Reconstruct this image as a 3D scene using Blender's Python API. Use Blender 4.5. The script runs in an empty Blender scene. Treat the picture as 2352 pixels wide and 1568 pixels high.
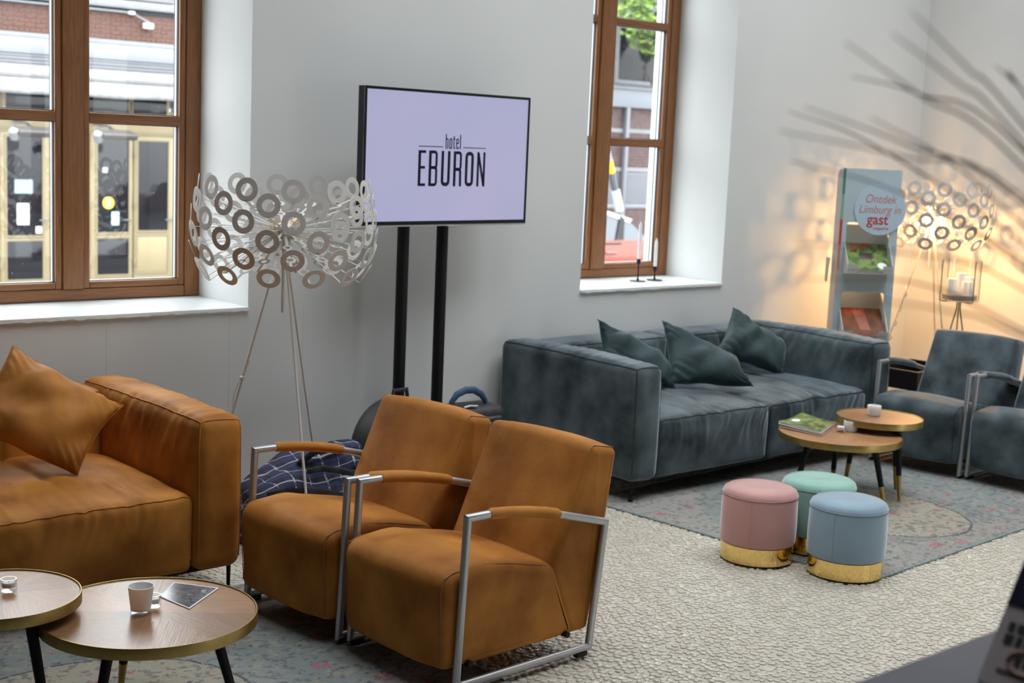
import bpy, math, random
import numpy as np
from mathutils import Vector, Matrix, noise as mn
random.seed(7)
PI = math.pi
scene = bpy.context.scene
COL = scene.collection

# ------------------------------------------------------------------ camera, sky, exposure
cam_d = bpy.data.cameras.new('camera'); cam = bpy.data.objects.new('camera', cam_d); COL.objects.link(cam)
pitch, roll, yaw = 0.14292878, 0.04315504, -0.71957625
cy, sy = math.cos(yaw), math.sin(yaw)
fwd = Vector((-sy*math.cos(pitch), cy*math.cos(pitch), -math.sin(pitch)))
r0 = Vector((cy, sy, 0)); u0 = r0.cross(fwd)
rt = r0*math.cos(roll)+u0*math.sin(roll); upv = -r0*math.sin(roll)+u0*math.cos(roll)
cam.matrix_world = Matrix(((rt.x, upv.x, -fwd.x, 0), (rt.y, upv.y, -fwd.y, 0), (rt.z, upv.z, -fwd.z, 1.75), (0, 0, 0, 1)))
cam_d.sensor_width = 36; cam_d.lens = 36*3193.977/2352
cam_d.clip_start = 0.05; cam_d.clip_end = 200
cam_d.dof.use_dof = True; cam_d.dof.focus_distance = 4.6; cam_d.dof.aperture_fstop = 4.0
scene.camera = cam
scene.view_settings.view_transform = 'Standard'; scene.view_settings.look = 'None'
scene.view_settings.exposure = -0.14; scene.view_settings.gamma = 1.0
scene.view_settings.use_curve_mapping = False

SKY = 6.2
world = bpy.data.worlds.new('overcast'); scene.world = world; world.use_nodes = True
wn = world.node_tree.nodes; wl = world.node_tree.links
bg = wn['Background']
tc = wn.new('ShaderNodeTexCoord'); sp = wn.new('ShaderNodeSeparateXYZ'); cr = wn.new('ShaderNodeValToRGB')
wl.new(tc.outputs['Generated'], sp.inputs[0]); wl.new(sp.outputs['Z'], cr.inputs[0])
cr.color_ramp.elements[0].position = 0.0; cr.color_ramp.elements[0].color = (0.80, 0.835, 0.87, 1)
cr.color_ramp.elements[1].position = 1.0; cr.color_ramp.elements[1].color = (1.75, 1.79, 1.85, 1)
wl.new(cr.outputs[0], bg.inputs[0]); bg.inputs[1].default_value = SKY

def portal(name, loc, rot, sx, sy_):
    l = bpy.data.lights.new(name, 'AREA'); l.shape = 'RECTANGLE'; l.size = sx; l.size_y = sy_
    l.cycles.is_portal = True
    o = bpy.data.objects.new(name, l); COL.objects.link(o); o.location = loc; o.rotation_euler = rot
YW = 5.68
CEIL = 4.4
WELL = 1.8  # deep wells narrow the roof light to near vertical
SKYLIGHTS = [(2.2, 4.3, 1.5, 5.1), (5.0, 8.2, 1.3, 5.1)]       # x0,x1,y0,y1 unseen roof lights, placed to shape the overhead light
for (a, b, c, d) in SKYLIGHTS:
    portal('skylight_portal', ((a+b)/2, (c+d)/2, CEIL+WELL+0.07), (0, 0, 0), b-a, d-c)
FRONT_DOORS = (6.0, 7.8, 0.05, 2.7)                                # unseen glazed doors, added for light from the right rear: x0,x1,z0,z1
portal('door_portal', (6.9, -3.95, 1.4), (-PI/2, 0, 0), 1.8, 2.6)
WIN_X = [(2.10, 3.325), (5.474, 6.70)]
for (a, b) in WIN_X:
    portal('window_portal', ((a+b)/2, 6.40, 2.15), (PI/2, 0, 0), b-a, 2.4)

# ------------------------------------------------------------------ helpers
class MB:
    def __init__(s): s.v = []; s.f = []
    def add(s, v, f):
        o = len(s.v); s.v += [tuple(p) for p in v]; s.f += [tuple(i+o for i in q) for q in f]; return s
    def box(s, x0, x1, y0, y1, z0, z1):
        v = [(x, y, z) for z in (z0, z1) for y in (y0, y1) for x in (x0, x1)]
        return s.add(v, [(0, 2, 3, 1), (4, 5, 7, 6), (0, 1, 5, 4), (2, 6, 7, 3), (0, 4, 6, 2), (1, 3, 7, 5)])
    def rbox(s, x0, x1, y0, y1, z0, z1, r, seg=2, sub=(1, 1, 1), deform=None):
        h = [(x1-x0)/2, (y1-y0)/2, (z1-z0)/2]; c = [(x0+x1)/2, (y0+y1)/2, (z0+z1)/2]
        r = min([r]+[q*0.999 for q in h])
        ax = []
        for i in range(3):
            k = h[i]; L = [-k+r*j/seg for j in range(seg)]
            L += [-(k-r)+2*(k-r)*j/sub[i] for j in range(sub[i]+1)]
            L += [k-r+r*(j+1)/seg for j in range(seg)]; ax.append(L)
        idx = {}; vs = []; fs = []
        def vid(i, j, k):
            key = (i, j, k)
            if key in idx: return idx[key]
            p = [ax[0][i], ax[1][j], ax[2][k]]
            q = [max(-(h[a]-r), min(h[a]-r, p[a])) for a in range(3)]
            d = [p[a]-q[a] for a in range(3)]; n = math.sqrt(sum(t*t for t in d))
            if n > 1e-9:
                p = [q[a]+d[a]/n*r for a in range(3)]
            if deform: p = deform(p, h)
            vs.append((p[0]+c[0], p[1]+c[1], p[2]+c[2])); idx[key] = len(vs)-1; return idx[key]
        n = [len(a)-1 for a in ax]
        for i in range(n[0]):
            for j in range(n[1]):
                fs.append((vid(i, j, 0), vid(i, j+1, 0), vid(i+1, j+1, 0), vid(i+1, j, 0)))
                fs.append((vid(i, j, n[2]), vid(i+1, j, n[2]), vid(i+1, j+1, n[2]), vid(i, j+1, n[2])))
        for i in range(n[0]):
            for k in range(n[2]):
                fs.append((vid(i, 0, k), vid(i+1, 0, k), vid(i+1, 0, k+1), vid(i, 0, k+1)))
                fs.append((vid(i, n[1], k), vid(i, n[1], k+1), vid(i+1, n[1], k+1), vid(i+1, n[1], k)))
        for j in range(n[1]):
            for k in range(n[2]):
                fs.append((vid(0, j, k), vid(0, j, k+1), vid(0, j+1, k+1), vid(0, j+1, k)))
                fs.append((vid(n[0], j, k), vid(n[0], j+1, k), vid(n[0], j+1, k+1), vid(n[0], j, k+1)))
        return s.add(vs, fs)
    @staticmethod
    def rmap(x0, x1, y0, y1, z0, z1, r, deform=None):
        """maps a point of the sharp box onto the rounded, deformed one (for piping that follows its edges)"""
        h = [(x1-x0)/2, (y1-y0)/2, (z1-z0)/2]; c = [(x0+x1)/2, (y0+y1)/2, (z0+z1)/2]
        def f(p):
            p = [p[i]-c[i] for i in range(3)]; q = [max(-(h[a]-r), min(h[a]-r, p[a])) for a in range(3)]
            d = [p[a]-q[a] for a in range(3)]; n = math.sqrt(sum(t*t for t in d))
            if n > 1e-9: p = [q[a]+d[a]/n*r for a in range(3)]
            if deform: p = deform(p, h)
            return (p[0]+c[0], p[1]+c[1], p[2]+c[2])
        return f
    def tube(s, path, r, n=8, closed=False, caps=True, flat=None):
        P = [Vector(p) for p in path]; m = len(P); rings = []
        rr = r if isinstance(r, (list, tuple)) else [r]*m
        nrm = None
        for i in range(m):
            if closed: a, b = P[i]-P[i-1], P[(i+1) % m]-P[i]
            else:
                a = P[i]-P[i-1] if i else P[1]-P[0]; b = P[i+1]-P[i] if i < m-1 else a
            a = a.normalized(); b = b.normalized(); t = (a+b)
            t = t.normalized() if t.length > 1e-6 else a
            if nrm is None:
                g = Vector((0, 0, 1)) if abs(t.z) < 0.9 else Vector((1, 0, 0))
                nrm = (g-t*g.dot(t)).normalized()
            else:
                nrm = tp.rotation_difference(t) @ nrm; nrm = (nrm-t*nrm.dot(t)).normalized()
            tp = t; bi = t.cross(nrm)
            cosh = max(0.35, math.sqrt(max(0.0, (1+a.dot(b))/2)))
            bend = (b-a); ring = []
            bd = bend.normalized() if bend.length > 1e-4 else None
            for k in range(n):
                an = 2*PI*k/n; o = nrm*math.cos(an)*rr[i]+bi*math.sin(an)*rr[i]*(flat or 1)
                if bd is not None:
                    w = bd-t*bd.dot(t)
                    if w.length > 1e-6:
                        w.normalize(); o = o+w*(o.dot(w))*(1/cosh-1)
                ring.append(P[i]+o)
            rings.append(ring)
        vs = [p for ring in rings for p in ring]; fs = []
        last = m if closed else m-1
        for i in range(last):
            for k in range(n):
                a, b = i*n+k, i*n+(k+1) % n; c = ((i+1) % m)*n
                fs.append((a, b, c+(k+1) % n, c+k))
        if caps and not closed:
            fs.append(tuple(reversed(range(n)))); fs.append(tuple((m-1)*n+k for k in range(n)))
        return s.add(vs, fs)
    def lathe(s, prof, n=32, c=(0, 0, 0)):
        vs = []; fs = []; m = len(prof); ids = []
        for (r, z) in prof:
            if r < 1e-6: vs.append((c[0], c[1], c[2]+z)); ids.append([len(vs)-1]*n)
            else:
                b = len(vs)
                for k in range(n):
                    a = 2*PI*k/n; vs.append((c[0]+r*math.cos(a), c[1]+r*math.sin(a), c[2]+z))
                ids.append(list(range(b, b+n)))
        for i in range(m-1):
            for k in range(n):
                q = (ids[i][k], ids[i][(k+1) % n], ids[i+1][(k+1) % n], ids[i+1][k]); u = []
                for t in q:
                    if t not in u: u.append(t)
                if len(u) > 2: fs.append(tuple(u))
        return s.add(vs, fs)
    def prism(s, poly, y0, y1, axis='y'):
        n = len(poly)
        def mk(p, t):
            return {'y': (p[0], t, p[1]), 'z': (p[0], p[1], t), 'x': (t, p[0], p[1])}[axis]
        v = [mk(p, y0) for p in poly]+[mk(p, y1) for p in poly]
        f = [tuple(range(n)), tuple(range(2*n-1, n-1, -1))]
        f += [(i+n, (i+1) % n+n, (i+1) % n, i) for i in range(n)]
        return s.add(v, f)
    def grid(s, nu, nv, fn):
        vs = [fn(i/nu, j/nv) for j in range(nv+1) for i in range(nu+1)]
        fs = [(j*(nu+1)+i, j*(nu+1)+i+1, (j+1)*(nu+1)+i+1, (j+1)*(nu+1)+i) for j in range(nv) for i in range(nu)]
        return s.add(vs, fs)
    def xf(s, M):
        s.v = [tuple(M @ Vector(p)) for p in s.v]; return s
    def mesh(s, name, mat, angle=38):
        me = bpy.data.meshes.new(name); me.from_pydata(s.v, [], s.f)
        import bmesh
        b = bmesh.new(); b.from_mesh(me)
        bmesh.ops.recalc_face_normals(b, faces=b.faces); b.to_mesh(me); b.free()
        me.shade_smooth(); me.set_sharp_from_angle(angle=math.radians(angle))
        for m_ in (mat if isinstance(mat, (list, tuple)) else [mat]): me.materials.append(m_)
        return me
    def build(s, name, mat, parent=None, loc=(0, 0, 0), rot=(0, 0, 0), angle=38):
        return inst(name, s.mesh(name, mat, angle), parent, loc, rot)

def inst(name, me, parent=None, loc=(0, 0, 0), rot=(0, 0, 0), scale=(1, 1, 1)):
    o = bpy.data.objects.new(name, me); COL.objects.link(o); o.parent = parent
    o.location = loc; o.rotation_euler = rot; o.scale = scale; return o
def tag(o, label=None, cat=None, group=None, kind=None):
    if label: o['label'] = label
    if cat: o['category'] = cat
    if group: o['group'] = group
    if kind: o['kind'] = kind
    return o
def thing(name, label, cat, loc=(0, 0, 0), rotz=0.0, group=None):
    o = bpy.data.objects.new(name, None); COL.objects.link(o); o.location = loc; o.rotation_euler = (0, 0, rotz)
    return tag(o, label, cat, group)
def struct(o): o['kind'] = 'structure'; return o
def kids(o): return [c for c in COL.objects if c.parent == o]
def copy_tree(o, parent=None, loc=None, rotz=None, label=None):
    c = o.copy(); COL.objects.link(c); c.parent = parent
    if loc is not None: c.location = loc
    if rotz is not None: c.rotation_euler = (0, 0, rotz)
    if label: c['label'] = label
    for ch in kids(o): copy_tree(ch, c)
    return c
def arc(cx, cz, r, a0, a1, n):
    return [(cx+r*math.cos(math.radians(a0+(a1-a0)*i/n)), cz+r*math.sin(math.radians(a0+(a1-a0)*i/n))) for i in range(n+1)]
def fillet(poly, rad, n=4):
    out = []; m = len(poly)
    for i in range(m):
        p = Vector(poly[i]); a = Vector(poly[i-1])-p; b = Vector(poly[(i+1) % m])-p
        r = rad[i] if isinstance(rad, (list, tuple)) else rad
        ang = a.angle(b); d = r/math.tan(ang/2) if r else 0
        d = min(d, a.length*0.48, b.length*0.48)
        if d < 1e-5: out.append(tuple(p)); continue
        p0 = p+a.normalized()*d; p1 = p+b.normalized()*d
        for k in range(n+1):
            t = k/n; out.append(tuple(p0*(1-t)**2+p*2*t*(1-t)+p1*t*t))
    return out
def stroke(mb, pts, w, closed=False, y=0.0):
    """flat printed stroke in the x-z plane"""
    P = [Vector((p[0], p[1])) for p in pts]; m = len(P); L = []; Rr = []
    for i in range(m):
        a = (P[i]-P[i-1]) if (i or closed) else P[1]-P[0]
        b = (P[(i+1) % m]-P[i]) if (i < m-1 or closed) else a
        a = a.normalized(); b = b.normalized()
        na = Vector((-a.y, a.x)); nb = Vector((-b.y, b.x)); n_ = (na+nb)
        n_ = n_.normalized() if n_.length > 1e-6 else na
        k = 1/max(0.4, n_.dot(na))
        L.append(P[i]+n_*w/2*k); Rr.append(P[i]-n_*w/2*k)
    vs = [(p.x, y, p.y) for p in L]+[(p.x, y, p.y) for p in Rr]; fs = []
    for i in range(m if closed else m-1):
        j = (i+1) % m; fs.append((i, j, m+j, m+i))
    mb.add(vs, fs)

# ------------------------------------------------------------------ materials
def nodes(name):
    m = bpy.data.materials.new(name); m.use_nodes = True
    return m, m.node_tree.nodes, m.node_tree.links, m.node_tree.nodes['Principled BSDF']
def P(name, col, rough=0.5, metal=0.0, **kw):
    m, n, l, b = nodes(name)
    b.inputs['Base Color'].default_value = (*col, 1); b.inputs['Roughness'].default_value = rough
    b.inputs['Metallic'].default_value = metal
    for k, v in kw.items():
        b.inputs[k.replace('_', ' ')].default_value = v
    return m
def mottled(name, ca, cb, scale=5, rough=0.6, lo=0.35, hi=0.65, detail=5, stretch=(1, 1, 1), bump=0.0, bscale=60, coord='Object', metal=0.0, **kw):
    m, n, l, b = nodes(name)
    t = n.new('ShaderNodeTexCoord'); mp = n.new('ShaderNodeMapping'); mp.inputs['Scale'].default_value = stretch
    l.new(t.outputs[coord], mp.inputs[0])
    nz = n.new('ShaderNodeTexNoise'); nz.inputs['Scale'].default_value = scale; nz.inputs['Detail'].default_value = detail
    l.new(mp.outputs[0], nz.inputs['Vector'])
    r = n.new('ShaderNodeValToRGB'); r.color_ramp.elements[0].position = lo; r.color_ramp.elements[1].position = hi
    r.color_ramp.elements[0].color = (*ca, 1); r.color_ramp.elements[1].color = (*cb, 1)
    l.new(nz.outputs['Fac'], r.inputs[0]); l.new(r.outputs[0], b.inputs['Base Color'])
    b.inputs['Roughness'].default_value = rough; b.inputs['Metallic'].default_value = metal
    for k, v in kw.items(): b.inputs[k.replace('_', ' ')].default_value = v
    if bump:
        n2 = n.new('ShaderNodeTexNoise'); n2.inputs['Scale'].default_value = bscale; n2.inputs['Detail'].default_value = 3
        l.new(mp.outputs[0], n2.inputs['Vector'])
        bp = n.new('ShaderNodeBump'); bp.inputs['Strength'].default_value = bump; bp.inputs['Distance'].default_value = 0.01
        l.new(n2.outputs['Fac'], bp.inputs['Height']); l.new(bp.outputs[0], b.inputs['Normal'])
    return m
def math_node(n, l, op, a, b=None):
    x = n.new('ShaderNodeMath'); x.operation = op
    for i, q in enumerate((a, b)):
        if q is None: continue
        if isinstance(q, (int, float)): x.inputs[i].default_value = q
        else: l.new(q, x.inputs[i])
    return x.outputs[0]
def mix_node(n, l, fac, a, b):
    x = n.new('ShaderNodeMix'); x.data_type = 'RGBA'
    if isinstance(fac, (int, float)): x.inputs['Factor'].default_value = fac
    else: l.new(fac, x.inputs['Factor'])
    for k, q in (('A', a), ('B', b)):
        s_ = [i for i in x.inputs if i.name == k and i.type == 'RGBA'][0]
        if isinstance(q, tuple): s_.default_value = (*q, 1)
        else: l.new(q, s_)
    return [o for o in x.outputs if o.type == 'RGBA'][0]

def velvet(name, dark, light, tint, scale=5.0, sheen=0.7):
    m = mottled(name, dark, light, scale=scale, rough=0.6, lo=0.3, hi=0.72, detail=6, bump=0.12, bscale=38,
                Sheen_Weight=sheen, Sheen_Roughness=0.35, Specular_IOR_Level=0.18)
    m.node_tree.nodes['Principled BSDF'].inputs['Sheen Tint'].default_value = (*tint, 1)
    return m
M = {}
M['orange'] = velvet('cognac_velvet', (0.26, 0.085, 0.012), (0.58, 0.245, 0.047), (1.0, 0.50, 0.18), 4.5, 0.14)
M['orange_pipe'] = P('cognac_piping', (0.13, 0.042, 0.009), 0.7)
M['stitch'] = P('light_stitching', (0.30, 0.14, 0.05), 0.7)
M['blue'] = velvet('petrol_velvet', (0.011, 0.020, 0.024), (0.118, 0.152, 0.166), (0.78, 0.89, 1.0), 5.5, 1.0)
M['blue_pillow'] = velvet('petrol_pillow_velvet', (0.016, 0.032, 0.036), (0.05, 0.078, 0.083), (0.7, 0.88, 0.93), 6.0, 0.3)
M['blue_pipe'] = P('petrol_piping', (0.016, 0.028, 0.033), 0.7)
M['pink'] = velvet('pink_velvet', (0.50, 0.275, 0.26), (0.59, 0.34, 0.32), (1, 0.9, 0.9), 4, 1.0)
M['mint'] = velvet('mint_velvet', (0.25, 0.45, 0.385), (0.31, 0.525, 0.455), (0.88, 1, 0.96), 4, 1.0)
M['sky'] = velvet('light_blue_velvet', (0.235, 0.335, 0.415), (0.29, 0.40, 0.485), (0.9, 0.95, 1), 4, 1.0)
M['steel'] = P('brushed_steel', (0.50, 0.505, 0.52), 0.46, 0.95)
M['black'] = P('black_paint', (0.007, 0.007, 0.009), 0.5, 0.0, Specular_IOR_Level=0.25)
M['black_gloss'] = P('black_gloss', (0.006, 0.007, 0.010), 0.18, 0.0, Specular_IOR_Level=0.3)
M['rubber'] = P('black_rubber', (0.01, 0.01, 0.01), 0.8)
M['brass'] = mottled('satin_brass', (0.40, 0.29, 0.10), (0.47, 0.35, 0.13), scale=20, rough=0.38, metal=0.9)
M['gold'] = P('polished_gold', (0.83, 0.60, 0.22), 0.10, 1.0)
M['white_metal'] = P('white_lacquer', (0.66, 0.64, 0.61), 0.4)
M['white'] = P('white_paint', (0.80, 0.82, 0.82), 0.55)
M['wall'] = mottled('white_plaster', (0.665, 0.68, 0.67), (0.70, 0.715, 0.705), scale=1.2, rough=0.75, detail=2, bump=0.04, bscale=90)
M['wall_dark'] = P('low_bounce_wall_paint', (0.12, 0.105, 0.09), 0.7)  # unseen walls kept dark to cut bounce onto the furniture
M['sill'] = mottled('white_sill_lacquer', (0.76, 0.80, 0.81), (0.82, 0.85, 0.86), scale=3, rough=0.22)
M['chip'] = P('worn_cream_edge', (0.60, 0.56, 0.46), 0.8)
M['ceiling'] = P('grey_ceiling', (0.22, 0.22, 0.215), 0.8)  # dark grey keeps the roof wells from spreading light sideways
M['wax'] = P('white_wax', (0.84, 0.85, 0.83), 0.45, Subsurface_Weight=0.2, Subsurface_Radius=(0.02, 0.02, 0.015))
M['frosted'] = P('frosted_white_glass', (0.80, 0.82, 0.82), 0.45, Subsurface_Weight=0.3)
M['paper'] = P('white_paper', (0.82, 0.82, 0.82), 0.5)
M['card'] = P('white_cardboard', (0.62, 0.63, 0.64), 0.65)
M['card_blue'] = P('pale_blue_cardboard', (0.47, 0.58, 0.62), 0.55)
M['card_disc'] = P('light_blue_print', (0.50, 0.63, 0.74), 0.5)
M['ink'] = P('navy_ink', (0.012, 0.013, 0.028), 0.4)
M['spring'] = P('green_wire', (0.10, 0.13, 0.09), 0.4)

def arch_glass(name, tint=(1, 1, 1), refl=1.0, drops=False):
    m, n, l, b = nodes(name); n.remove(b)
    out = n['Material Output']
    tr = n.new('ShaderNodeBsdfTransparent'); tr.inputs[0].default_value = (*tint, 1)
    gl = n.new('ShaderNodeBsdfGlossy'); gl.inputs['Roughness'].default_value = 0.0
    lw = n.new('ShaderNodeLayerWeight')      # Schlick reflectance, the same from either side of the pane
    fr = math_node(n, l, 'ADD', math_node(n, l, 'MULTIPLY', math_node(n, l, 'POWER', lw.outputs['Facing'], 5), 0.96), 0.04)
    mx = n.new('ShaderNodeMixShader')
    l.new(math_node(n, l, 'MULTIPLY', fr, refl), mx.inputs[0]); l.new(tr.outputs[0], mx.inputs[1]); l.new(gl.outputs[0], mx.inputs[2])
    last = mx
    if drops:
        t = n.new('ShaderNodeTexCoord'); vo = n.new('ShaderNodeTexVoronoi'); vo.inputs['Scale'].default_value = 42
        l.new(t.outputs['Object'], vo.inputs['Vector'])
        sx = n.new('ShaderNodeSeparateColor'); l.new(vo.outputs['Color'], sx.inputs[0])
        size = math_node(n, l, 'MULTIPLY', math_node(n, l, 'GREATER_THAN', sx.outputs[0], 0.72), math_node(n, l, 'MULTIPLY', sx.outputs[1], 0.085))
        msk = math_node(n, l, 'LESS_THAN', vo.outputs['Distance'], size)
        df = n.new('ShaderNodeBsdfTranslucent'); df.inputs[0].default_value = (0.95, 0.95, 0.95, 1)
        m2 = n.new('ShaderNodeMixShader'); l.new(math_node(n, l, 'MULTIPLY', msk, 0.7), m2.inputs[0])
        l.new(mx.outputs[0], m2.inputs[1]); l.new(df.outputs[0], m2.inputs[2]); last = m2
    l.new(last.outputs[0], out.inputs[0]); return m
M['pane'] = arch_glass('window_glass', (0.97, 0.985, 0.98), 0.35, True)
M['glass'] = arch_glass('clear_glass', (0.985, 0.99, 0.99), 1.5)
M['dark_pane'] = P('shop_glass', (0.012, 0.012, 0.015), 0.06, 0.0, Specular_IOR_Level=0.4)

def wood(name, ca, cb, stretch, rough, scale=9, coat=0.0, bump=0.05):
    m = mottled(name, ca, cb, scale=scale, rough=rough, stretch=stretch, detail=6, lo=0.3, hi=0.7, bump=bump, bscale=22)
    m.node_tree.nodes['Principled BSDF'].inputs['Coat Weight'].default_value = coat
    return m
WA, WB = (0.165, 0.060, 0.016), (0.27, 0.108, 0.032)
M['wood_v'] = wood('varnished_wood_upright', WA, WB, (14, 14, 0.8), 0.38)
M['wood_h'] = wood('varnished_wood_rail', WA, WB, (0.8, 14, 14), 0.38)

def oak(name):
    m, n, l, b = nodes(name)
    t = n.new('ShaderNodeTexCoord'); mp = n.new('ShaderNodeMapping'); mp.inputs['Scale'].default_value = (3, 60, 10)
    l.new(t.outputs['Object'], mp.inputs[0])
    nz = n.new('ShaderNodeTexNoise'); nz.inputs['Scale'].default_value = 3; nz.inputs['Detail'].default_value = 6
    l.new(mp.outputs[0], nz.inputs['Vector'])
    oi = n.new('ShaderNodeObjectInfo')
    r = n.new('ShaderNodeValToRGB'); r.color_ramp.elements[0].position = 0.3; r.color_ramp.elements[1].position = 0.75
    r.color_ramp.elements[0].color = (0.27, 0.125, 0.052, 1); r.color_ramp.elements[1].color = (0.40, 0.205, 0.095, 1)
    l.new(nz.outputs['Fac'], r.inputs[0])
    hs = n.new('ShaderNodeHueSaturation'); l.new(r.outputs[0], hs.inputs['Color'])
    mr = n.new('ShaderNodeMapRange'); mr.inputs['To Min'].default_value = 0.78; mr.inputs['To Max'].default_value = 1.2
    l.new(oi.outputs['Random'], mr.inputs['Value']); l.new(mr.outputs[0], hs.inputs['Value'])
    l.new(hs.outputs[0], b.inputs['Base Color'])
    b.inputs['Roughness'].default_value = 0.30; b.inputs['Specular IOR Level'].default_value = 0.9
    bp = n.new('ShaderNodeBump'); bp.inputs['Strength'].default_value = 0.12; bp.inputs['Distance'].default_value = 0.004
    l.new(nz.outputs['Fac'], bp.inputs['Height']); l.new(bp.outputs[0], b.inputs['Normal'])
    return m
M['oak'] = oak('oak_veneer')

def pebble_mat(name):
    m, n, l, b = nodes(name)
    g = n.new('ShaderNodeNewGeometry'); oi = n.new('ShaderNodeObjectInfo')
    v = math_node(n, l, 'FRACT', math_node(n, l, 'ADD', g.outputs['Random Per Island'], oi.outputs['Random']))
    r = n.new('ShaderNodeValToRGB'); e = r.color_ramp.elements
    e[0].position = 0; e[0].color = (0.57, 0.53, 0.45, 1); e[1].position = 1; e[1].color = (0.64, 0.605, 0.53, 1)
    for p, c in ((0.3, (0.57, 0.53, 0.45)), (0.6, (0.62, 0.59, 0.52)), (0.86, (0.56, 0.50, 0.40)), (0.95, (0.48, 0.455, 0.39))):
        q = e.new(p); q.color = (*c, 1)
    l.new(v, r.inputs[0]); l.new(r.outputs[0], b.inputs['Base Color'])
    b.inputs['Roughness'].default_value = 0.16; b.inputs['Specular IOR Level'].default_value = 0.75
    return m
M['pebble'] = pebble_mat('cream_pebble')
M['mortar'] = mottled('pale_mortar', (0.44, 0.41, 0.35), (0.50, 0.47, 0.40), scale=9, rough=0.5, bump=0.06, bscale=120, coord='Object')

def rug_mat(name, a, b_, cx, cyy, hx, hy):
    m, n, l, bs = nodes(name)
    t = n.new('ShaderNodeTexCoord'); s = n.new('ShaderNodeSeparateXYZ'); l.new(t.outputs['Object'], s.inputs[0])
    def noise_(sc, det=4, vec=None):
        q = n.new('ShaderNodeTexNoise'); q.inputs['Scale'].default_value = sc; q.inputs['Detail'].default_value = det
        l.new(vec or t.outputs['Object'], q.inputs['Vector']); return q
    big = noise_(3.0); fine = noise_(60, 3); mid = noise_(16, 4)
    teal = mix_node(n, l, big.outputs['Fac'], (0.17, 0.215, 0.215), (0.32, 0.34, 0.325))
    # oval medallion with a wavy dark outline
    dx = math_node(n, l, 'DIVIDE', math_node(n, l, 'SUBTRACT', s.outputs[0], cx), a)
    dy = math_node(n, l, 'DIVIDE', math_node(n, l, 'SUBTRACT', s.outputs[1], cyy), b_)
    d = math_node(n, l, 'SQRT', math_node(n, l, 'ADD', math_node(n, l, 'MULTIPLY', dx, dx), math_node(n, l, 'MULTIPLY', dy, dy)))
    d = math_node(n, l, 'ADD', d, math_node(n, l, 'MULTIPLY', math_node(n, l, 'SUBTRACT', mid.outputs['Fac'], 0.5), 0.05))
    inside = math_node(n, l, 'LESS_THAN', d, 1.0)
    cream = mix_node(n, l, mid.outputs['Fac'], (0.36, 0.33, 0.26), (0.47, 0.42, 0.32))
    c = mix_node(n, l, math_node(n, l, 'MULTIPLY', inside, 0.85), teal, cream)
    # worn border band and corner pieces
    ex = math_node(n, l, 'SUBTRACT', hx, math_node(n, l, 'ABSOLUTE', s.outputs[0]))
    ey = math_node(n, l, 'SUBTRACT', hy, math_node(n, l, 'ABSOLUTE', s.outputs[1]))
    edge = math_node(n, l, 'MINIMUM', ex, ey)
    corner = math_node(n, l, 'LESS_THAN', math_node(n, l, 'ADD', ex, math_node(n, l, 'ADD', ey, math_node(n, l, 'MULTIPLY', mid.outputs['Fac'], 0.25))), 0.95)
    band = math_node(n, l, 'MULTIPLY', math_node(n, l, 'LESS_THAN', edge, 0.17), math_node(n, l, 'GREATER_THAN', edge, 0.02))
    busy = math_node(n, l, 'MAXIMUM', corner, band)
    c = mix_node(n, l, math_node(n, l, 'MULTIPLY', busy, 0.55), c, (0.36, 0.315, 0.285))
    # little flowers: dark and pink cells
    wv = n.new('ShaderNodeMix'); wv.data_type = 'VECTOR'
    def flowers(sc, thr, rad, col, c, fac, warp=18):
        nz = noise_(warp, 3)
        vm = n.new('ShaderNodeVectorMath'); vm.operation = 'MULTIPLY_ADD'
        l.new(nz.outputs['Color'], vm.inputs[0]); vm.inputs[1].default_value = (0.035, 0.035, 0); l.new(t.outputs['Object'], vm.inputs[2])
        vo = n.new('ShaderNodeTexVoronoi'); vo.inputs['Scale'].default_value = sc; l.new(vm.outputs[0], vo.inputs['Vector'])
        sc_ = n.new('ShaderNodeSeparateColor'); l.new(vo.outputs['Color'], sc_.inputs[0])
        k = math_node(n, l, 'MULTIPLY', math_node(n, l, 'LESS_THAN', vo.outputs['Distance'], rad), math_node(n, l, 'LESS_THAN', sc_.outputs[0], thr))
        k = math_node(n, l, 'MULTIPLY', k, math_node(n, l, 'GREATER_THAN', fine.outputs['Fac'], 0.47))
        return mix_node(n, l, math_node(n, l, 'MULTIPLY', k, fac), c, col)
    c = flowers(15, 0.42, 0.36, (0.14, 0.145, 0.165), c, 0.55, 40)
    c = flowers(9, 0.34, 0.30, (0.48, 0.09, 0.18), c, 0.75, 45)
    c = flowers(17, 0.40, 0.34, (0.42, 0.33, 0.19), c, 0.65, 40)
    c = flowers(18.3, 0.24, 0.28, (0.44, 0.13, 0.14), c, 0.65, 40)
    c = flowers(22, 0.34, 0.24, (0.06, 0.065, 0.09), c, 0.8, 30)
    sp_ = noise_(34, 6); k = math_node(n, l, 'MULTIPLY', math_node(n, l, 'GREATER_THAN', sp_.outputs['Fac'], 0.57), 0.6)
    c = mix_node(n, l, k, c, (0.11, 0.11, 0.12))
    sp_ = noise_(21, 6); k = math_node(n, l, 'MULTIPLY', math_node(n, l, 'GREATER_THAN', sp_.outputs['Fac'], 0.60), 0.45)
    c = mix_node(n, l, k, c, (0.44, 0.39, 0.30))
    ring = math_node(n, l, 'MULTIPLY', math_node(n, l, 'LESS_THAN', math_node(n, l, 'ABSOLUTE', math_node(n, l, 'SUBTRACT', d, 1.0)), 0.014), math_node(n, l, 'GREATER_THAN', fine.outputs['Fac'], 0.40))
    c = mix_node(n, l, math_node(n, l, 'MULTIPLY', ring, 0.85), c, (0.055, 0.06, 0.075))
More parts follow.
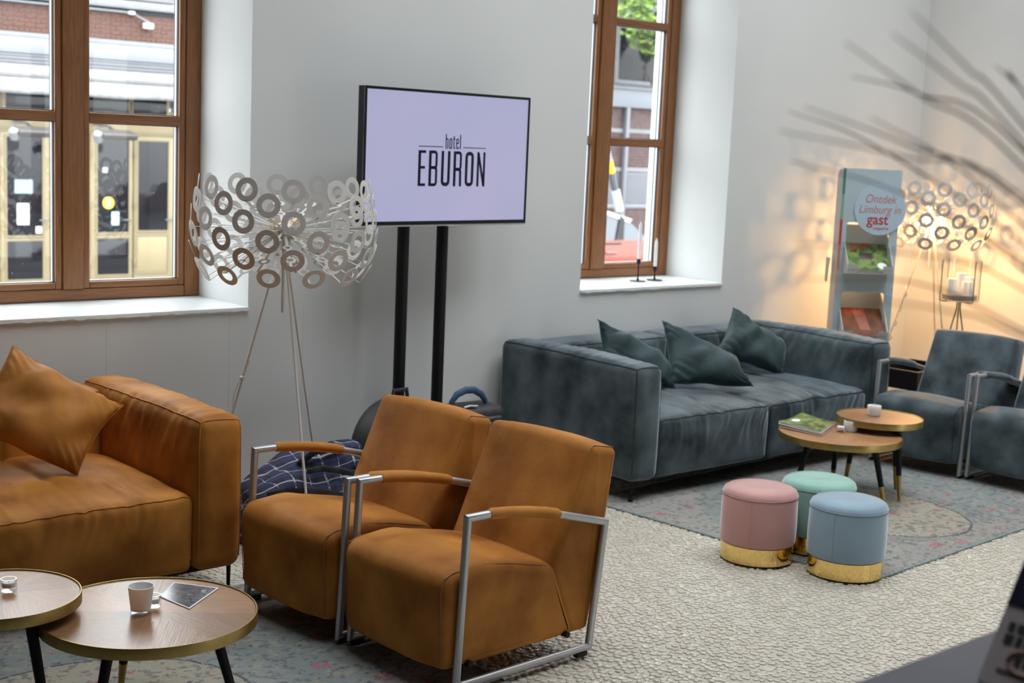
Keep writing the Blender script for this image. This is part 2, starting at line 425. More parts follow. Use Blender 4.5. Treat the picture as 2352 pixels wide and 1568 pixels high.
    c = mix_node(n, l, math_node(n, l, 'MULTIPLY', fine.outputs['Fac'], 0.45), c, (0.17, 0.175, 0.165))
    l.new(c, bs.inputs['Base Color']); bs.inputs['Roughness'].default_value = 0.92; bs.inputs['Specular IOR Level'].default_value = 0.1
    bp = n.new('ShaderNodeBump'); bp.inputs['Strength'].default_value = 0.25; bp.inputs['Distance'].default_value = 0.003
    w = noise_(220, 2); l.new(w.outputs['Fac'], bp.inputs['Height']); l.new(bp.outputs[0], bs.inputs['Normal'])
    return m
M['binding'] = mottled('teal_rug_binding', (0.17, 0.22, 0.215), (0.27, 0.32, 0.31), scale=60, rough=0.9)

def plaid_mat():
    m, n, l, b = nodes('navy_plaid_cloth')
    t = n.new('ShaderNodeTexCoord'); s = n.new('ShaderNodeSeparateXYZ')
    nz = n.new('ShaderNodeTexNoise'); nz.inputs['Scale'].default_value = 5; nz.inputs['Detail'].default_value = 2
    l.new(t.outputs['Object'], nz.inputs['Vector'])
    vm = n.new('ShaderNodeVectorMath'); vm.operation = 'MULTIPLY_ADD'; l.new(nz.outputs['Color'], vm.inputs[0])
    vm.inputs[1].default_value = (0.09, 0.09, 0.09); l.new(t.outputs['Object'], vm.inputs[2]); l.new(vm.outputs[0], s.inputs[0])
    c = (0.010, 0.013, 0.042)
    def line(src, per, off, w, col, fac, c):
        f = math_node(n, l, 'FRACT', math_node(n, l, 'ADD', math_node(n, l, 'DIVIDE', src, per), off))
        k = math_node(n, l, 'LESS_THAN', f, w)
        return mix_node(n, l, math_node(n, l, 'MULTIPLY', k, fac), c, col)
    dg = math_node(n, l, 'ADD', s.outputs[2], math_node(n, l, 'MULTIPLY', s.outputs[1], 0.6))
    for src, per in ((s.outputs[0], 0.075), (dg, 0.062)):
        c = line(src, per, 0.0, 0.35, (0.022, 0.030, 0.095), 0.8, c)
        c = line(src, per, 0.2, 0.12, (0.008, 0.009, 0.02), 0.8, c)
        c = line(src, per, 0.55, 0.05, (0.42, 0.44, 0.50), 0.9, c)
        c = line(src, per*2, 0.75, 0.03, (0.42, 0.44, 0.50), 0.9, c)
    l.new(c, b.inputs['Base Color']); b.inputs['Roughness'].default_value = 0.8
    return m
M['plaid'] = plaid_mat()
def leafy(name, cols, rough=0.4, scale=30):
    m, n, l, b = nodes(name)
    t = n.new('ShaderNodeTexCoord'); v = n.new('ShaderNodeTexNoise'); v.inputs['Scale'].default_value = scale; v.inputs['Detail'].default_value = 5
    l.new(t.outputs['Object'], v.inputs['Vector'])
    r = n.new('ShaderNodeValToRGB'); e = r.color_ramp.elements
    for i, c in enumerate(cols):
        pz = 0.3+0.4*i/(len(cols)-1)
        if i < 2: e[i].position = pz; e[i].color = (*c, 1)
        else:
            q = e.new(pz); q.color = (*c, 1)
    l.new(v.outputs['Fac'], r.inputs[0]); l.new(r.outputs[0], b.inputs['Base Color']); b.inputs['Roughness'].default_value = rough
    return m
M['photo_grey'] = leafy('postcard_photograph', [(0.03, 0.035, 0.05), (0.16, 0.17, 0.20), (0.08, 0.08, 0.09), (0.40, 0.40, 0.42)], 0.12, 26)
M['cover_green'] = leafy('green_magazine_cover', [(0.015, 0.03, 0.012), (0.06, 0.13, 0.03), (0.22, 0.30, 0.08), (0.03, 0.06, 0.02)], 0.3, 14)
M['cover_red'] = leafy('brown_magazine_cover', [(0.08, 0.03, 0.02), (0.22, 0.09, 0.05), (0.10, 0.05, 0.04)], 0.3, 8)

# ------------------------------------------------------------------ room shell
X0, X1, Y0 = -3.2, 8.755, -3.6
SZ = 0.93                     # sill height
WT = 3.30                     # window head height
YF, YO = 6.15, 6.32           # window frame plane, outer wall face
def wall_back():
    mb = MB(); edges = [X0-0.3]+[q for w in WIN_X for q in w]+[X1+0.3]
    for i in range(0, len(edges), 2):
        a, b = edges[i], edges[i+1]
        mb.box(a, b, YW, YF+0.02, 0, CEIL)
        mb.box(a-0.0 if i == 0 else a-0.045, b+0.045 if i < len(edges)-2 else b, YF+0.02, YO, -0.5, CEIL)
    for (a, b) in WIN_X:
        mb.box(a, b, YW, YF+0.02, 0, SZ-0.022); mb.box(a, b, YW, YF+0.02, WT, CEIL)
        mb.box(a+0.045, b-0.045, YF+0.02, YO, -0.5, SZ-0.0); mb.box(a+0.045, b-0.045, YF+0.02, YO, WT-0.04, CEIL)
    w = struct(mb.build('wall_back', M['wall']))
    j = MB()
    for x in (2.625, 3.229, 3.63):
        j.box(x-0.0012, x+0.0012, YW-0.0006, YW+0.002, 0.02, SZ-0.03 if x < 3.3 else 0.93)
    j.build('panel_joint', P('joint_line', (0.62, 0.63, 0.63), 0.8), w)
wall_back()
struct(MB().box(X1, X1+0.3, Y0-0.3, YW, 0, CEIL).build('wall_right', M['wall']))
struct(MB().box(X0-0.3, X0, Y0-0.3, YW, 0, CEIL).build('wall_left', M['wall_dark']))
def wall_front():
    a, b, c, d = FRONT_DOORS; mb = MB()
    mb.box(X0-0.3, a, Y0-0.3, Y0, 0, CEIL); mb.box(b, X1+0.3, Y0-0.3, Y0, 0, CEIL); mb.box(a, b, Y0-0.3, Y0, d, CEIL); mb.box(a, b, Y0-0.3, Y0, 0, c)
    struct(mb.build('wall_front', M['wall_dark']))
    w = tag(bpy.data.objects.new('door_1', None), kind='structure'); COL.objects.link(w)
    for k in range(3):
        x0 = a+(b-a)*k/3; x1 = a+(b-a)*(k+1)/3; f = MB()
        f.box(x0, x0+0.07, Y0-0.2, Y0-0.13, c, d); f.box(x1-0.07, x1, Y0-0.2, Y0-0.13, c, d); f.box(x0+0.07, x1-0.07, Y0-0.2, Y0-0.13, c, c+0.1); f.box(x0+0.07, x1-0.07, Y0-0.2, Y0-0.13, d-0.08, d)
        f.build('door_frame', M['wood_v'], w); MB().box(x0+0.07, x1-0.07, Y0-0.17, Y0-0.16, c+0.1, d-0.08).build('pane', M['glass'], w)
wall_front()
def ceiling():
    mb = MB(); (a, b, c, d), (e, f, g, h) = SKYLIGHTS
    z0, z1 = CEIL, CEIL+WELL
    mb.box(X0-0.3, a, Y0-0.3, YO, z0, z1); mb.box(b, e, Y0-0.3, YO, z0, z1); mb.box(f, X1+0.3, Y0-0.3, YO, z0, z1)
    for (p, q, r_, s_) in SKYLIGHTS:
        mb.box(p, q, Y0-0.3, r_, z0, z1); mb.box(p, q, s_, YO, z0, z1)
    c_ = struct(mb.build('ceiling', M['ceiling']))
    for (p, q, r_, s_) in SKYLIGHTS:
        fr = MB()
        for k in range(5):
            x = p+(q-p)*k/4; fr.box(x-0.02, x+0.02, r_, s_, z1, z1+0.05)
        fr.box(p, q, r_-0.03, r_+0.03, z1, z1+0.05); fr.box(p, q, s_-0.03, s_+0.03, z1, z1+0.05)
        sk = struct(fr.build('skylight_frame', M['white'], c_))
        MB().box(p, q, r_, s_, z1+0.05, z1+0.06).build('skylight_pane', M['glass'], c_)
ceiling()
struct(MB().box(X1-0.012, X1, Y0, YW, 0, 0.07).build('baseboard_right', M['white']))

# ------------------------------------------------------------------ windows (frame, sashes, transoms, panes)
M['gasket'] = P('black_gasket', (0.01, 0.011, 0.014), 0.5)
M['spacer'] = P('aluminium_spacer', (0.62, 0.63, 0.64), 0.35, 0.6)
def loop(mb, x0, x1, z0, z1, y0, y1, w):
    mb.box(x0, x0+w, y0, y1, z0, z1); mb.box(x1-w, x1, y0, y1, z0, z1)
    mb.box(x0+w, x1-w, y0, y1, z0, z0+w); mb.box(x0+w, x1-w, y0, y1, z1-w, z1)
TR = [(1.751, 1.797), (2.478, 2.522)]
def window(i, xa):
    w = tag(bpy.data.objects.new('window_%d' % i, None), kind='structure'); COL.objects.link(w); w.location = (xa, YF, 0)
    W_ = 1.225
    def L(x): return x-2.10
    zb = SZ+0.003
    s = MB(); s.rbox(0, 0.079, 0, 0.08, zb, WT, 0.004); s.build('frame_stile', M['wood_v'], w)
    s = MB(); s.rbox(W_-0.079, W_, 0, 0.08, zb, WT, 0.004); s.build('frame_stile', M['wood_v'], w)
    s = MB(); s.rbox(0.08, W_-0.08, 0.001, 0.08, zb, 0.985, 0.004); s.build('bottom_rail', M['wood_h'], w)
    s = MB(); s.rbox(0.08, W_-0.08, 0.001, 0.08, WT-0.08, WT, 0.004); s.build('top_rail', M['wood_h'], w)
    s = MB(); s.rbox(0.530, 0.628, -0.008, 0.07, 0.9855, WT-0.08, 0.004); s.build('mullion', M['wood_v'], w)
    for (a, b) in ((0.081, 0.528), (0.630, W_-0.081)):
        za, zc = 0.987, WT-0.082
        sh = MB(); t = 0.031
        sh.rbox(a, a+t, 0.004, 0.066, za, zc, 0.005); sh.rbox(b-t, b, 0.004, 0.066, za, zc, 0.005)
        so = sh.build('sash', M['wood_v'], w)
        sh = MB(); sh.rbox(a+t, b-t, 0.005, 0.066, za, za+t, 0.005); sh.rbox(a+t, b-t, 0.005, 0.066, zc-t, zc, 0.005)
        sh.build('sash_rail', M['wood_h'], so)
        for (p, q) in TR:
            m_ = MB(); m_.rbox(a+t-0.003, b-t+0.003, 0.002, 0.066, p, q, 0.004); m_.build('transom', M['wood_h'], so)
        zs = [za+t]+[v for p in TR for v in p]+[zc-t]
        for k in range(0, 6, 2):
            p0, p1 = zs[k], zs[k+1]; xa_, xb_ = a+t, b-t
            g = MB(); loop(g, xa_, xb_, p0, p1, 0.022, 0.034, 0.0035); loop(g, xa_, xb_, p0, p1, 0.050, 0.060, 0.0035)
            g.build('gasket', M['gasket'], so)
            g = MB(); loop(g, xa_, xb_, p0, p1, 0.036, 0.049, 0.004); g.build('spacer', M['spacer'], so)
            MB().box(xa_+0.001, xb_-0.001, 0.034, 0.036, p0+0.001, p1-0.001).build('pane', M['pane'], w)
    s = MB(); s.rbox(-0.0, W_, YW-YF-0.012, 0.0, SZ-0.022, SZ, 0.003); s.build('sill', M['sill'], w)
    s = MB(); n = 60
    rr = random.Random(i)
    pts = [(W_*k/n, YW-YF-0.0125, SZ-0.016+rr.uniform(-0.004, 0.003)) for k in range(n+1)]
    s.tube(pts, [rr.uniform(0.001, 0.0035) for _ in pts], 5); s.build('chipped_edge', M['chip'], w)
    s = MB(); s.box(0.05, W_-0.05, 0.081, YO-YF+0.05, SZ-0.01, SZ+0.02); s.build('outer_ledge', P('stone_ledge', (0.5, 0.5, 0.5), 0.7), w)
for i, (a, b) in enumerate(WIN_X): window(i+1, a)

# ------------------------------------------------------------------ floor of set pebbles
PX0, PX1, PY0, PY1 = 1.85, 8.7, 0.95, 5.64
R1C, R1H, R1A = (1.69, 3.75), (1.18, 0.81), 0.0
R2A = math.radians(3.0)
R2H = (1.2, 0.81)
R2C = (4.815+R2H[0]*math.cos(R2A)-R2H[1]*math.sin(R2A), 3.19+R2H[0]*math.sin(R2A)+R2H[1]*math.cos(R2A))
fl = MB(); fl.box(X0-0.3, X1+0.3, Y0-0.3, YW+0.3, -0.12, -0.001)
floor = struct(fl.build('floor', M['mortar']))
def in_rug(x, y, mrg):
    for (c, h, a) in ((R1C, R1H, R1A), (R2C, R2H, R2A)):
        dx, dy = x-c[0], y-c[1]; u = dx*math.cos(a)+dy*math.sin(a); v = -dx*math.sin(a)+dy*math.cos(a)
        if abs(u) < h[0]-mrg and abs(v) < h[1]-mrg: return True
    return False
def pebble_verts(rg, hgt):
    n = 9; a = rg.uniform(0.0125, 0.0185); b = a*rg.uniform(0.58, 0.88); ph = rg.uniform(0, PI)
    rad = [1+rg.uniform(-0.1, 0.1) for _ in range(n)]
    vs = []
    for (sc, z) in ((1.0, -0.0025), (0.95, hgt*0.55), (0.78, hgt*0.93)):
        for k in range(n):
            t = 2*PI*k/n; x = a*sc*rad[k]*math.cos(t); y = b*sc*rad[k]*math.sin(t)
            vs.append((x*math.cos(ph)-y*math.sin(ph), x*math.sin(ph)+y*math.cos(ph), z))
    vs.append((0, 0, hgt))
    return vs
PN = 9
pf = [(j*PN+k, j*PN+(k+1) % PN, (j+1)*PN+(k+1) % PN, (j+1)*PN+k) for j in range(2) for k in range(PN)]+[(2*PN+k, 2*PN+(k+1) % PN, 3*PN) for k in range(PN)]
def pebbles():
    rg = random.Random(3)
    proto = []
    for k in range(14):
        mb = MB(); mb.add(pebble_verts(rg, rg.uniform(0.003, 0.0046)), pf); proto.append(mb)
    meshes = [p.mesh('pebble', M['pebble'], 80) for p in proto]
    pv = [np.array(p.v) for p in proto]
    pts = []; sx, sy_ = 0.0305, 0.0262; row = 0; y = PY0
    while y < PY1:
        x = PX0+(sx/2 if row % 2 else 0)
        while x < PX1:
            px, py = x+rg.uniform(-0.3, 0.3)*sx, y+rg.uniform(-0.3, 0.3)*sy_
            if not in_rug(px, py, 0.03): pts.append((px, py))
            x += sx
        y += sy_; row += 1
    cx, cyy = 1176, 784
    def proj(p):
        v = Vector((p[0], p[1], -1.75)); w = v.dot(fwd); return 1176+3194*v.dot(rt)/w, 784-3194*v.dot(upv)/w, w
    near = []
    for i, p in enumerate(pts):
        u, v, w = proj(p)
        if 1330 < u < 2230 and 1150 < v < 1568 and not (v > 1568-(u-1990)*0.41 and u > 1950): near.append((w, i))
    near.sort(); single = set(i for _, i in near[:300])
    V = []; F = []; off = 0
    pfa = [list(f) for f in pf]
    for i, p in enumerate(pts):
        k = rg.randrange(14); ang = rg.uniform(0, 2*PI); s = rg.uniform(0.82, 1.14)
        if i in single:
            inst('pebble', meshes[k], floor, (p[0], p[1], 0), (0, 0, ang), (s, s, 1)); continue
        q = pv[k]; c, sn = math.cos(ang)*s, math.sin(ang)*s
        V.append(np.column_stack((q[:, 0]*c-q[:, 1]*sn+p[0], q[:, 0]*sn+q[:, 1]*c+p[1], q[:, 2])))
        for f in pfa: F.append([t+off for t in f])
        off += len(q)
    me = bpy.data.meshes.new('pebbles'); me.from_pydata(np.concatenate(V).tolist(), [], F); me.shade_smooth()
    me.materials.append(M['pebble'])
    o = inst('pebbles', me, floor); o['kind'] = 'stuff'
pebbles()

# ------------------------------------------------------------------ rugs
def rug(label, c, h, ang, mc, ma):
    t = thing('rug', label, 'rug', (c[0], c[1], 0), ang)
    m = rug_mat('faded_persian_rug', ma[0], ma[1], mc[0], mc[1], h[0], h[1])
    mb = MB(); mb.rbox(-h[0], h[0], -h[1], h[1], -0.001, 0.011, 0.003); mb.build('pile', m, t)
    e = MB(); rg = random.Random(5); pts = []
    per = [(-h[0], -h[1]), (h[0], -h[1]), (h[0], h[1]), (-h[0], h[1])]
    for i in range(4):
        a, b = per[i], per[(i+1) % 4]; n = int(math.dist(a, b)/0.02)
        for k in range(n): pts.append((a[0]+(b[0]-a[0])*k/n+rg.uniform(-.0015, .0015), a[1]+(b[1]-a[1])*k/n+rg.uniform(-.0015, .0015), 0.006))
    e.tube(pts, [0.0075+rg.uniform(-.001, .001) for _ in pts], 6, closed=True)
    e.build('binding', M['binding'], t)
    return t
rug('faded teal oriental rug under the orange sofa and armchairs', R1C, R1H, R1A, (0.0, 0.0), (0.50, 0.42))
rug('faded teal oriental rug under the blue sofa and footstools', R2C, R2H, R2A, (5.80-R2C[0], 3.93-R2C[1]), (0.42, 0.55))
RUGZ = 0.011

# ------------------------------------------------------------------ street outside
M['asphalt'] = mottled('asphalt', (0.10, 0.10, 0.105), (0.15, 0.15, 0.155), scale=30, rough=0.8)
M['cream'] = mottled('cream_joinery', (0.285, 0.228, 0.125), (0.315, 0.258, 0.150), scale=2, rough=0.5)
M['cream_trim'] = P('cream_moulding', (0.241, 0.202, 0.125), 0.5)
M['fascia'] = P('lavender_grey_fascia', (0.218, 0.227, 0.260), 0.45)
M['grey_metal'] = P('grey_metal', (0.180, 0.180, 0.200), 0.4, 0.3)
M['concrete'] = mottled('pale_concrete', (0.211, 0.215, 0.227), (0.242, 0.246, 0.257), scale=3, rough=0.8)
M['brick'] = mottled('red_brick', (0.100, 0.043, 0.031), (0.150, 0.070, 0.050), scale=9, rough=0.85, coord='Object')
M['mortar_wall'] = P('brick_mortar', (0.185, 0.164, 0.160), 0.9)
M['canvas'] = mottled('white_awning_canvas', (0.255, 0.248, 0.251), (0.289, 0.283, 0.285), scale=4, rough=0.8, stretch=(3, 1, 0.4))
M['dark'] = P('dark_interior', (0.03, 0.03, 0.035), 0.8)
GZ = -0.47
struct(MB().box(-12, 40, YO, 18.6, GZ-0.2, GZ).build('street', M['asphalt']))
struct(MB().box(-12, 40, 16.2, 18.6, GZ, GZ+0.05).build('sidewalk', M['concrete']))
YS = 18.0
def shop():
    b = thing('shop_building', 'brick shop across the street with cream wooden door front', 'building', (7.0, YS, GZ+0.05))
    dz = -(GZ+0.05); lx = lambda x: x-7.0
    def bx(name, m, x0, x1, y0, y1, z0, z1, par=None, r=0.01):
        mb = MB(); mb.rbox(lx(x0), lx(x1), y0, y1, z0+dz, z1+dz, r, 1); return mb.build(name, M[m] if isinstance(m, str) else m, par or b)
    # upper storey
    bx('core_wall', 'mortar_wall', -2, 12.6, 0.10, 0.6, 2.0, 4.5)
    bw = bx('brick_panel', 'mortar_wall', 4.0, 12.4, 0.02, 0.10, 2.86, 3.25)
    rg = random.Random(11); long_ = MB().rbox(-0.0685, 0.0685, -0.012, 0.03, -0.0235, 0.0235, 0.004, 1).mesh('brick', M['brick'])
    short_ = MB().rbox(-0.0315, 0.0315, -0.012, 0.03, -0.0235, 0.0235, 0.004, 1).mesh('brick', M['brick'])
    for row in range(6):
        z = 2.905+0.0574*row+dz; hd = row % 2 == 0; st = 0.0735 if hd else 0.147; x = 6.2+(0.0 if hd else 0.037)
        while x < 10.1:
            inst('brick', short_ if hd else long_, bw, (lx(x), 0.02+rg.uniform(-0.003, 0.003), z), (0, rg.uniform(-0.01, 0.01), 0)); x += st
    bx('lead_flashing', 'concrete', 4.0, 12.4, -0.03, 0.1, 2.80, 2.865)
    bx('fascia_panel', 'fascia', 4.0, 12.4, -0.06, 0.1, 2.60, 2.80)
    bx('gutter_band', 'grey_metal', 4.0, 12.4, -0.03, 0.1, 2.44, 2.60)
    for z in (2.48, 2.53, 2.57): bx('gutter_lip', 'concrete', 4.0, 12.4, -0.06, -0.03, z, z+0.015)
    bx('dark_ledge', 'dark', 4.0, 12.4, -0.01, 0.1, 3.23, 3.30)
    bx('concrete_band', 'concrete', 4.0, 12.4, -0.06, 0.1, 3.295, 3.40)
    for x in (4.2, 7.4, 10.5):
        f = bx('upper_window', 'concrete', x, x+1.9, -0.02, 0.1, 3.42, 4.35); bx('upper_pane', 'dark_pane', x+0.1, x+1.8, -0.03, -0.015, 3.5, 4.25, f)
    # door front
    bx('front_frame', 'cream', 4.4, 9.38, 0.05, 0.25, -0.42, 1.95)
    bx('lintel', 'cream', 4.4, 9.38, 0.0, 0.06, 1.60, 1.86); bx('lintel_moulding', 'cream_trim', 4.4, 9.38, -0.015, 0.0, 1.63, 1.65)
    bx('side_wall', 'concrete', 9.40, 12.6, 0.0, 0.3, -0.42, 2.6); bx('side_wall', 'concrete', -2, 4.38, 0.0, 0.3, -0.42, 2.6)
    for (x0, x1) in ((4.5, 5.2), (5.3, 6.85), (6.92, 7.57), (7.98, 8.66), (8.68, 9.22)):
        f = bx('transom_light', 'cream', x0-0.03, x1+0.03, 0.0, 0.08, 1.86, 2.2); bx('transom_pane', 'dark_pane', x0+0.02, x1-0.02, -0.006, 0.0, 1.90, 2.16, f)
    for x in (7.62, 7.93): bx('pilaster', 'cream', x-0.04, x+0.04, -0.01, 0.06, -0.42, 2.1)
    def door(x0, x1, gx0, gx1, gz0, gz1, lz0, lz1, glass_low=True):
        d = bx('shop_door', 'cream', x0, x1, 0.015, 0.06, -0.40, 1.60)
        mb = MB(); loop(mb, lx(gx0)-0.025, lx(gx1)+0.025, gz0+dz-0.025, gz1+dz+0.025, 0.0, 0.016, 0.025); mb.build('moulding', M['cream_trim'], d)
        bx('door_pane', 'dark_pane', gx0, gx1, 0.009, 0.014, gz0, gz1, d)
        mb = MB(); loop(mb, lx(gx0)-0.025, lx(gx1)+0.025, lz0+dz-0.025, lz1+dz+0.025, 0.0, 0.016, 0.02); mb.build('moulding', M['cream_trim'], d)
        bx('door_pane' if glass_low else 'door_panel', 'dark_pane' if glass_low else 'cream', gx0, gx1, 0.009, 0.014, lz0, lz1, d)
        for z in (-0.2, 0.6, 1.3): bx('hinge', 'cream_trim', x0-0.012, x0+0.012, -0.004, 0.016, z, z+0.12, d, 0.004)
        mb = MB(); mb.tube([(lx(x1)-0.05, 0.0, 0.45+dz), (lx(x1)-0.05, -0.05, 0.45+dz), (lx(x1)-0.16, -0.05, 0.45+dz)], 0.011, 6); mb.build('door_handle', M['grey_metal'], d)
        return d
    door(6.87, 7.52, 6.95, 7.42, 0.25, 1.53, -0.33, 0.17)
    door(8.09, 8.70, 8.19, 8.64, 0.28, 1.53, -0.30, 0.19)
    door(8.73, 9.33, 8.78, 9.23, 0.30, 1.53, -0.28, 0.22, False)
    door(5.6, 6.25, 5.68, 6.16, 0.28, 1.53, -0.30, 0.19); door(4.9, 5.55, 5.0, 5.46, 0.28, 1.53, -0.30, 0.19)
    return b
shop()
def awning():
    t = thing('awning', 'white canvas awning rolled up above the cream shop doors', 'awning', (8.0, YS-0.35, 2.3))
    mb = MB(); mb.tube([(-3.6, 0, 0.045), (1.9, 0, 0.045)], 0.082, 20); mb.build('canvas_roll', M['canvas'], t)
    mb = MB(); mb.rbox(-3.6, 1.9, -0.02, 0.28, 0.12, 0.15, 0.01); mb.build('cover_plate', M['concrete'], t)
    rg = random.Random(2); n = 160
    def fn(u, v):
        x = -3.6+5.5*u; w = 0.012*math.sin(x*9)+0.01*math.sin(x*23+1)+0.006*math.sin(x*47)
        return (x, -0.055+w*v, -0.02-0.195*v-0.006*math.sin(x*5)*v)
    mb = MB(); mb.grid(n, 4, fn); o = mb.build('valance', M['canvas'], t)
    sm = o.modifiers.new('thickness', 'SOLIDIFY'); sm.thickness = 0.004
    for x in (-3.2, -1.2, 0.9):
        mb = MB(); mb.rbox(x-0.03, x+0.03, 0.0, 0.31, -0.02, 0.10, 0.01); mb.build('bracket', M['grey_metal'], t)
awning()
M['heater_grey'] = P('dark_heater_metal', (0.075, 0.068, 0.066), 0.45, 0.2)
def heater(x, label):
    t = thing('patio_heater', label, 'heater', (x, 17.3, 1.62))
    mb = MB(); mb.rbox(-0.26, 0.26, -0.10, 0.09, -0.045, 0.03, 0.02); mb.build('housing', M['heater_grey'], t, rot=(0.35, 0.0, 0.12))
    mb = MB(); mb.rbox(-0.23, 0.23, -0.085, 0.07, -0.052, -0.046, 0.002); mb.build('grille', P('heater_grille', (0.07, 0.05, 0.045), 0.5), t, rot=(0.35, 0, 0.12))
    mb = MB(); mb.tube([(0.0, 0.05, 0.03), (0.0, 0.3, 0.10), (0.0, 0.68, 0.12)], 0.02, 8); mb.build('arm', M['heater_grey'], t)
    mb = MB(); mb.lathe([(0, -0.10), (0.05, -0.10), (0.06, 0.02), (0.03, 0.05), (0, 0.05)], 16); mb.build('spotlight', M['concrete'], t, (-0.30, -0.06, -0.02), (0.5, -0.4, 0))
    mb = MB(); mb.tube([(-0.30, -0.04, 0.02), (-0.28, 0.02, 0.08), (-0.1, 0.1, 0.09), (0, 0.2, 0.09)], 0.012, 6); mb.build('lamp_arm', M['heater_grey'], t)
heater(7.04, 'grey patio heater over the shop door nearer the left frame edge')
heater(8.14, 'grey patio heater over the shop door with yellow sticker')
def sheet(name, label, cat, x0, x1, z0, z1, m, y=YS+0.004):
    mb = MB(); mb.box(x0, x1, y-0.002, y+0.002, z0, z1); return tag(mb.build(name, m), label, cat)
sheet('notice', 'white paper notice taped inside the left shop door glass', 'notice', 7.08, 7.24, 0.39, 0.67, M['paper'])
sheet('sticker', 'small white sticker low on the left shop door glass', 'sticker', 7.33, 7.41, 0.275, 0.365, M['paper'])
sheet('notice', 'pale blue paper notice below the yellow sticker on shop door', 'notice', 8.39, 8.50, 0.375, 0.56, P('pale_blue_paper', (0.42, 0.60, 0.74), 0.6))
sheet('sticker', 'small pale card high on the glass of the second shop door', 'sticker', 8.26, 8.33, 1.09, 1.16, P('pale_card', (0.55, 0.65, 0.62), 0.6))
sheet('notice', 'blue white sheet in the middle of the left shop door glass', 'notice', 7.05, 7.29, 0.80, 0.98, P('pale_aqua_print', (0.30, 0.40, 0.44), 0.5))
def round_sticker():
    t = thing('sticker', 'round yellow sticker on the glass of second shop door', 'sticker', (8.345, YS+0.004, 0.68))
    mb = MB(); mb.lathe([(0, -0.002), (0.083, -0.002), (0.083, 0.002), (0, 0.002)], 24); mb.build('disc', P('yellow_print', (0.72, 0.68, 0.06), 0.5), t, rot=(PI/2, 0, 0))
    mb = MB(); mb.rbox(-0.022, 0.022, -0.005, -0.003, -0.045, 0.045, 0.001); mb.build('emblem', P('white_print', (0.8, 0.75, 0.62), 0.5), t)
    mb = MB(); mb.rbox(-0.009, 0.009, -0.007, -0.005, -0.035, 0.005, 0.001); mb.build('emblem_core', P('orange_print', (0.6, 0.22, 0.08), 0.5), t)
round_sticker()
mb = MB(); mb.tube([(6.2, YS-0.05, 3.25), (8.5, YS-0.05, 3.245), (8.68, YS-0.05, 3.24), (8.75, YS-0.05, 3.20), (8.9, YS-0.05, 3.14), (8.90, YS-0.05, 3.12)], 0.012, 6)
t = thing('wall_cable', 'grey cable with white junction box on the brick band', 'cable', (0, 0, 0)); mb.build('cable', M['concrete'], t)
mb = MB(); mb.rbox(8.82, 8.95, YS-0.10, YS-0.02, 3.05, 3.125, 0.012); mb.build('junction_box', M['white'], t)
mb = MB(); mb.rbox(8.60, 8.68, YS-0.09, YS-0.02, 3.22, 3.26, 0.01); mb.build('clip', M['white'], t)

def far_building():
    b = thing('apartment_building', 'dark brick building with grey bands far behind the right window', 'building', (18.5, YS, GZ+0.05))
    dz = -(GZ+0.05); lx = lambda x: x-18.5
    db = mottled('dark_brown_brick', (0.085, 0.055, 0.055), (0.13, 0.085, 0.08), scale=9, rough=0.85)
    def bx(name, m, x0, x1, y0, y1, z0, z1, par=None, r=0.01):
        mb = MB(); mb.rbox(lx(x0), lx(x1), y0, y1, z0+dz, z1+dz, r, 1); return mb.build(name, M[m] if isinstance(m, str) else m, par or b)
    bx('ground_floor', db, 12.7, 26, 0.0, 0.6, -0.42, 2.44); bx('upper_wall', 'grey_metal', 12.7, 26, 0.05, 0.6, 2.42, 5.2)
    bx('grey_band', 'fascia', 12.7, 26, -0.10, 0.1, 2.44, 2.80); bx('band_lip', 'concrete', 12.7, 26, -0.14, -0.10, 2.76, 2.80)
    bx('white_course', 'concrete', 12.7, 26, -0.03, 0.02, 1.98, 2.06); bx('white_course', 'concrete', 12.7, 26, -0.03, 0.02, 1.28, 1.36); bx('white_course', 'concrete', 12.7, 26, -0.03, 0.02, 0.62, 0.70)
    for x in (14.3, 16.2, 17.95, 20.6):
        f = bx('upper_window', 'concrete', x, x+1.5, -0.02, 0.1, 2.86, 3.93); bx('upper_pane', 'dark_pane', x+0.07, x+1.43, -0.03, -0.015, 2.93, 3.84, f)
    for (x0, x1) in ((16.4, 18.2), (18.35, 20.4)):
        f = bx('shutter', 'grey_metal', x0, x1, -0.02, 0.03, 0.70, 1.27)
        for k in range(12): bx('slat', 'grey_metal', x0+0.02, x1-0.02, -0.032, -0.02, 0.71+k*0.046, 0.745+k*0.046, f, 0.004)
    for k in range(40):
        z = -0.35+0.058*k
        if z < 2.4: bx('brick_course', db, 15.8, 21, -0.008, 0.0, z, z+0.044, None, 0.003)
    bx('rain_pipe', 'grey_metal', 18.20, 18.28, -0.12, -0.03, -0.42, 2.44)
far_building()
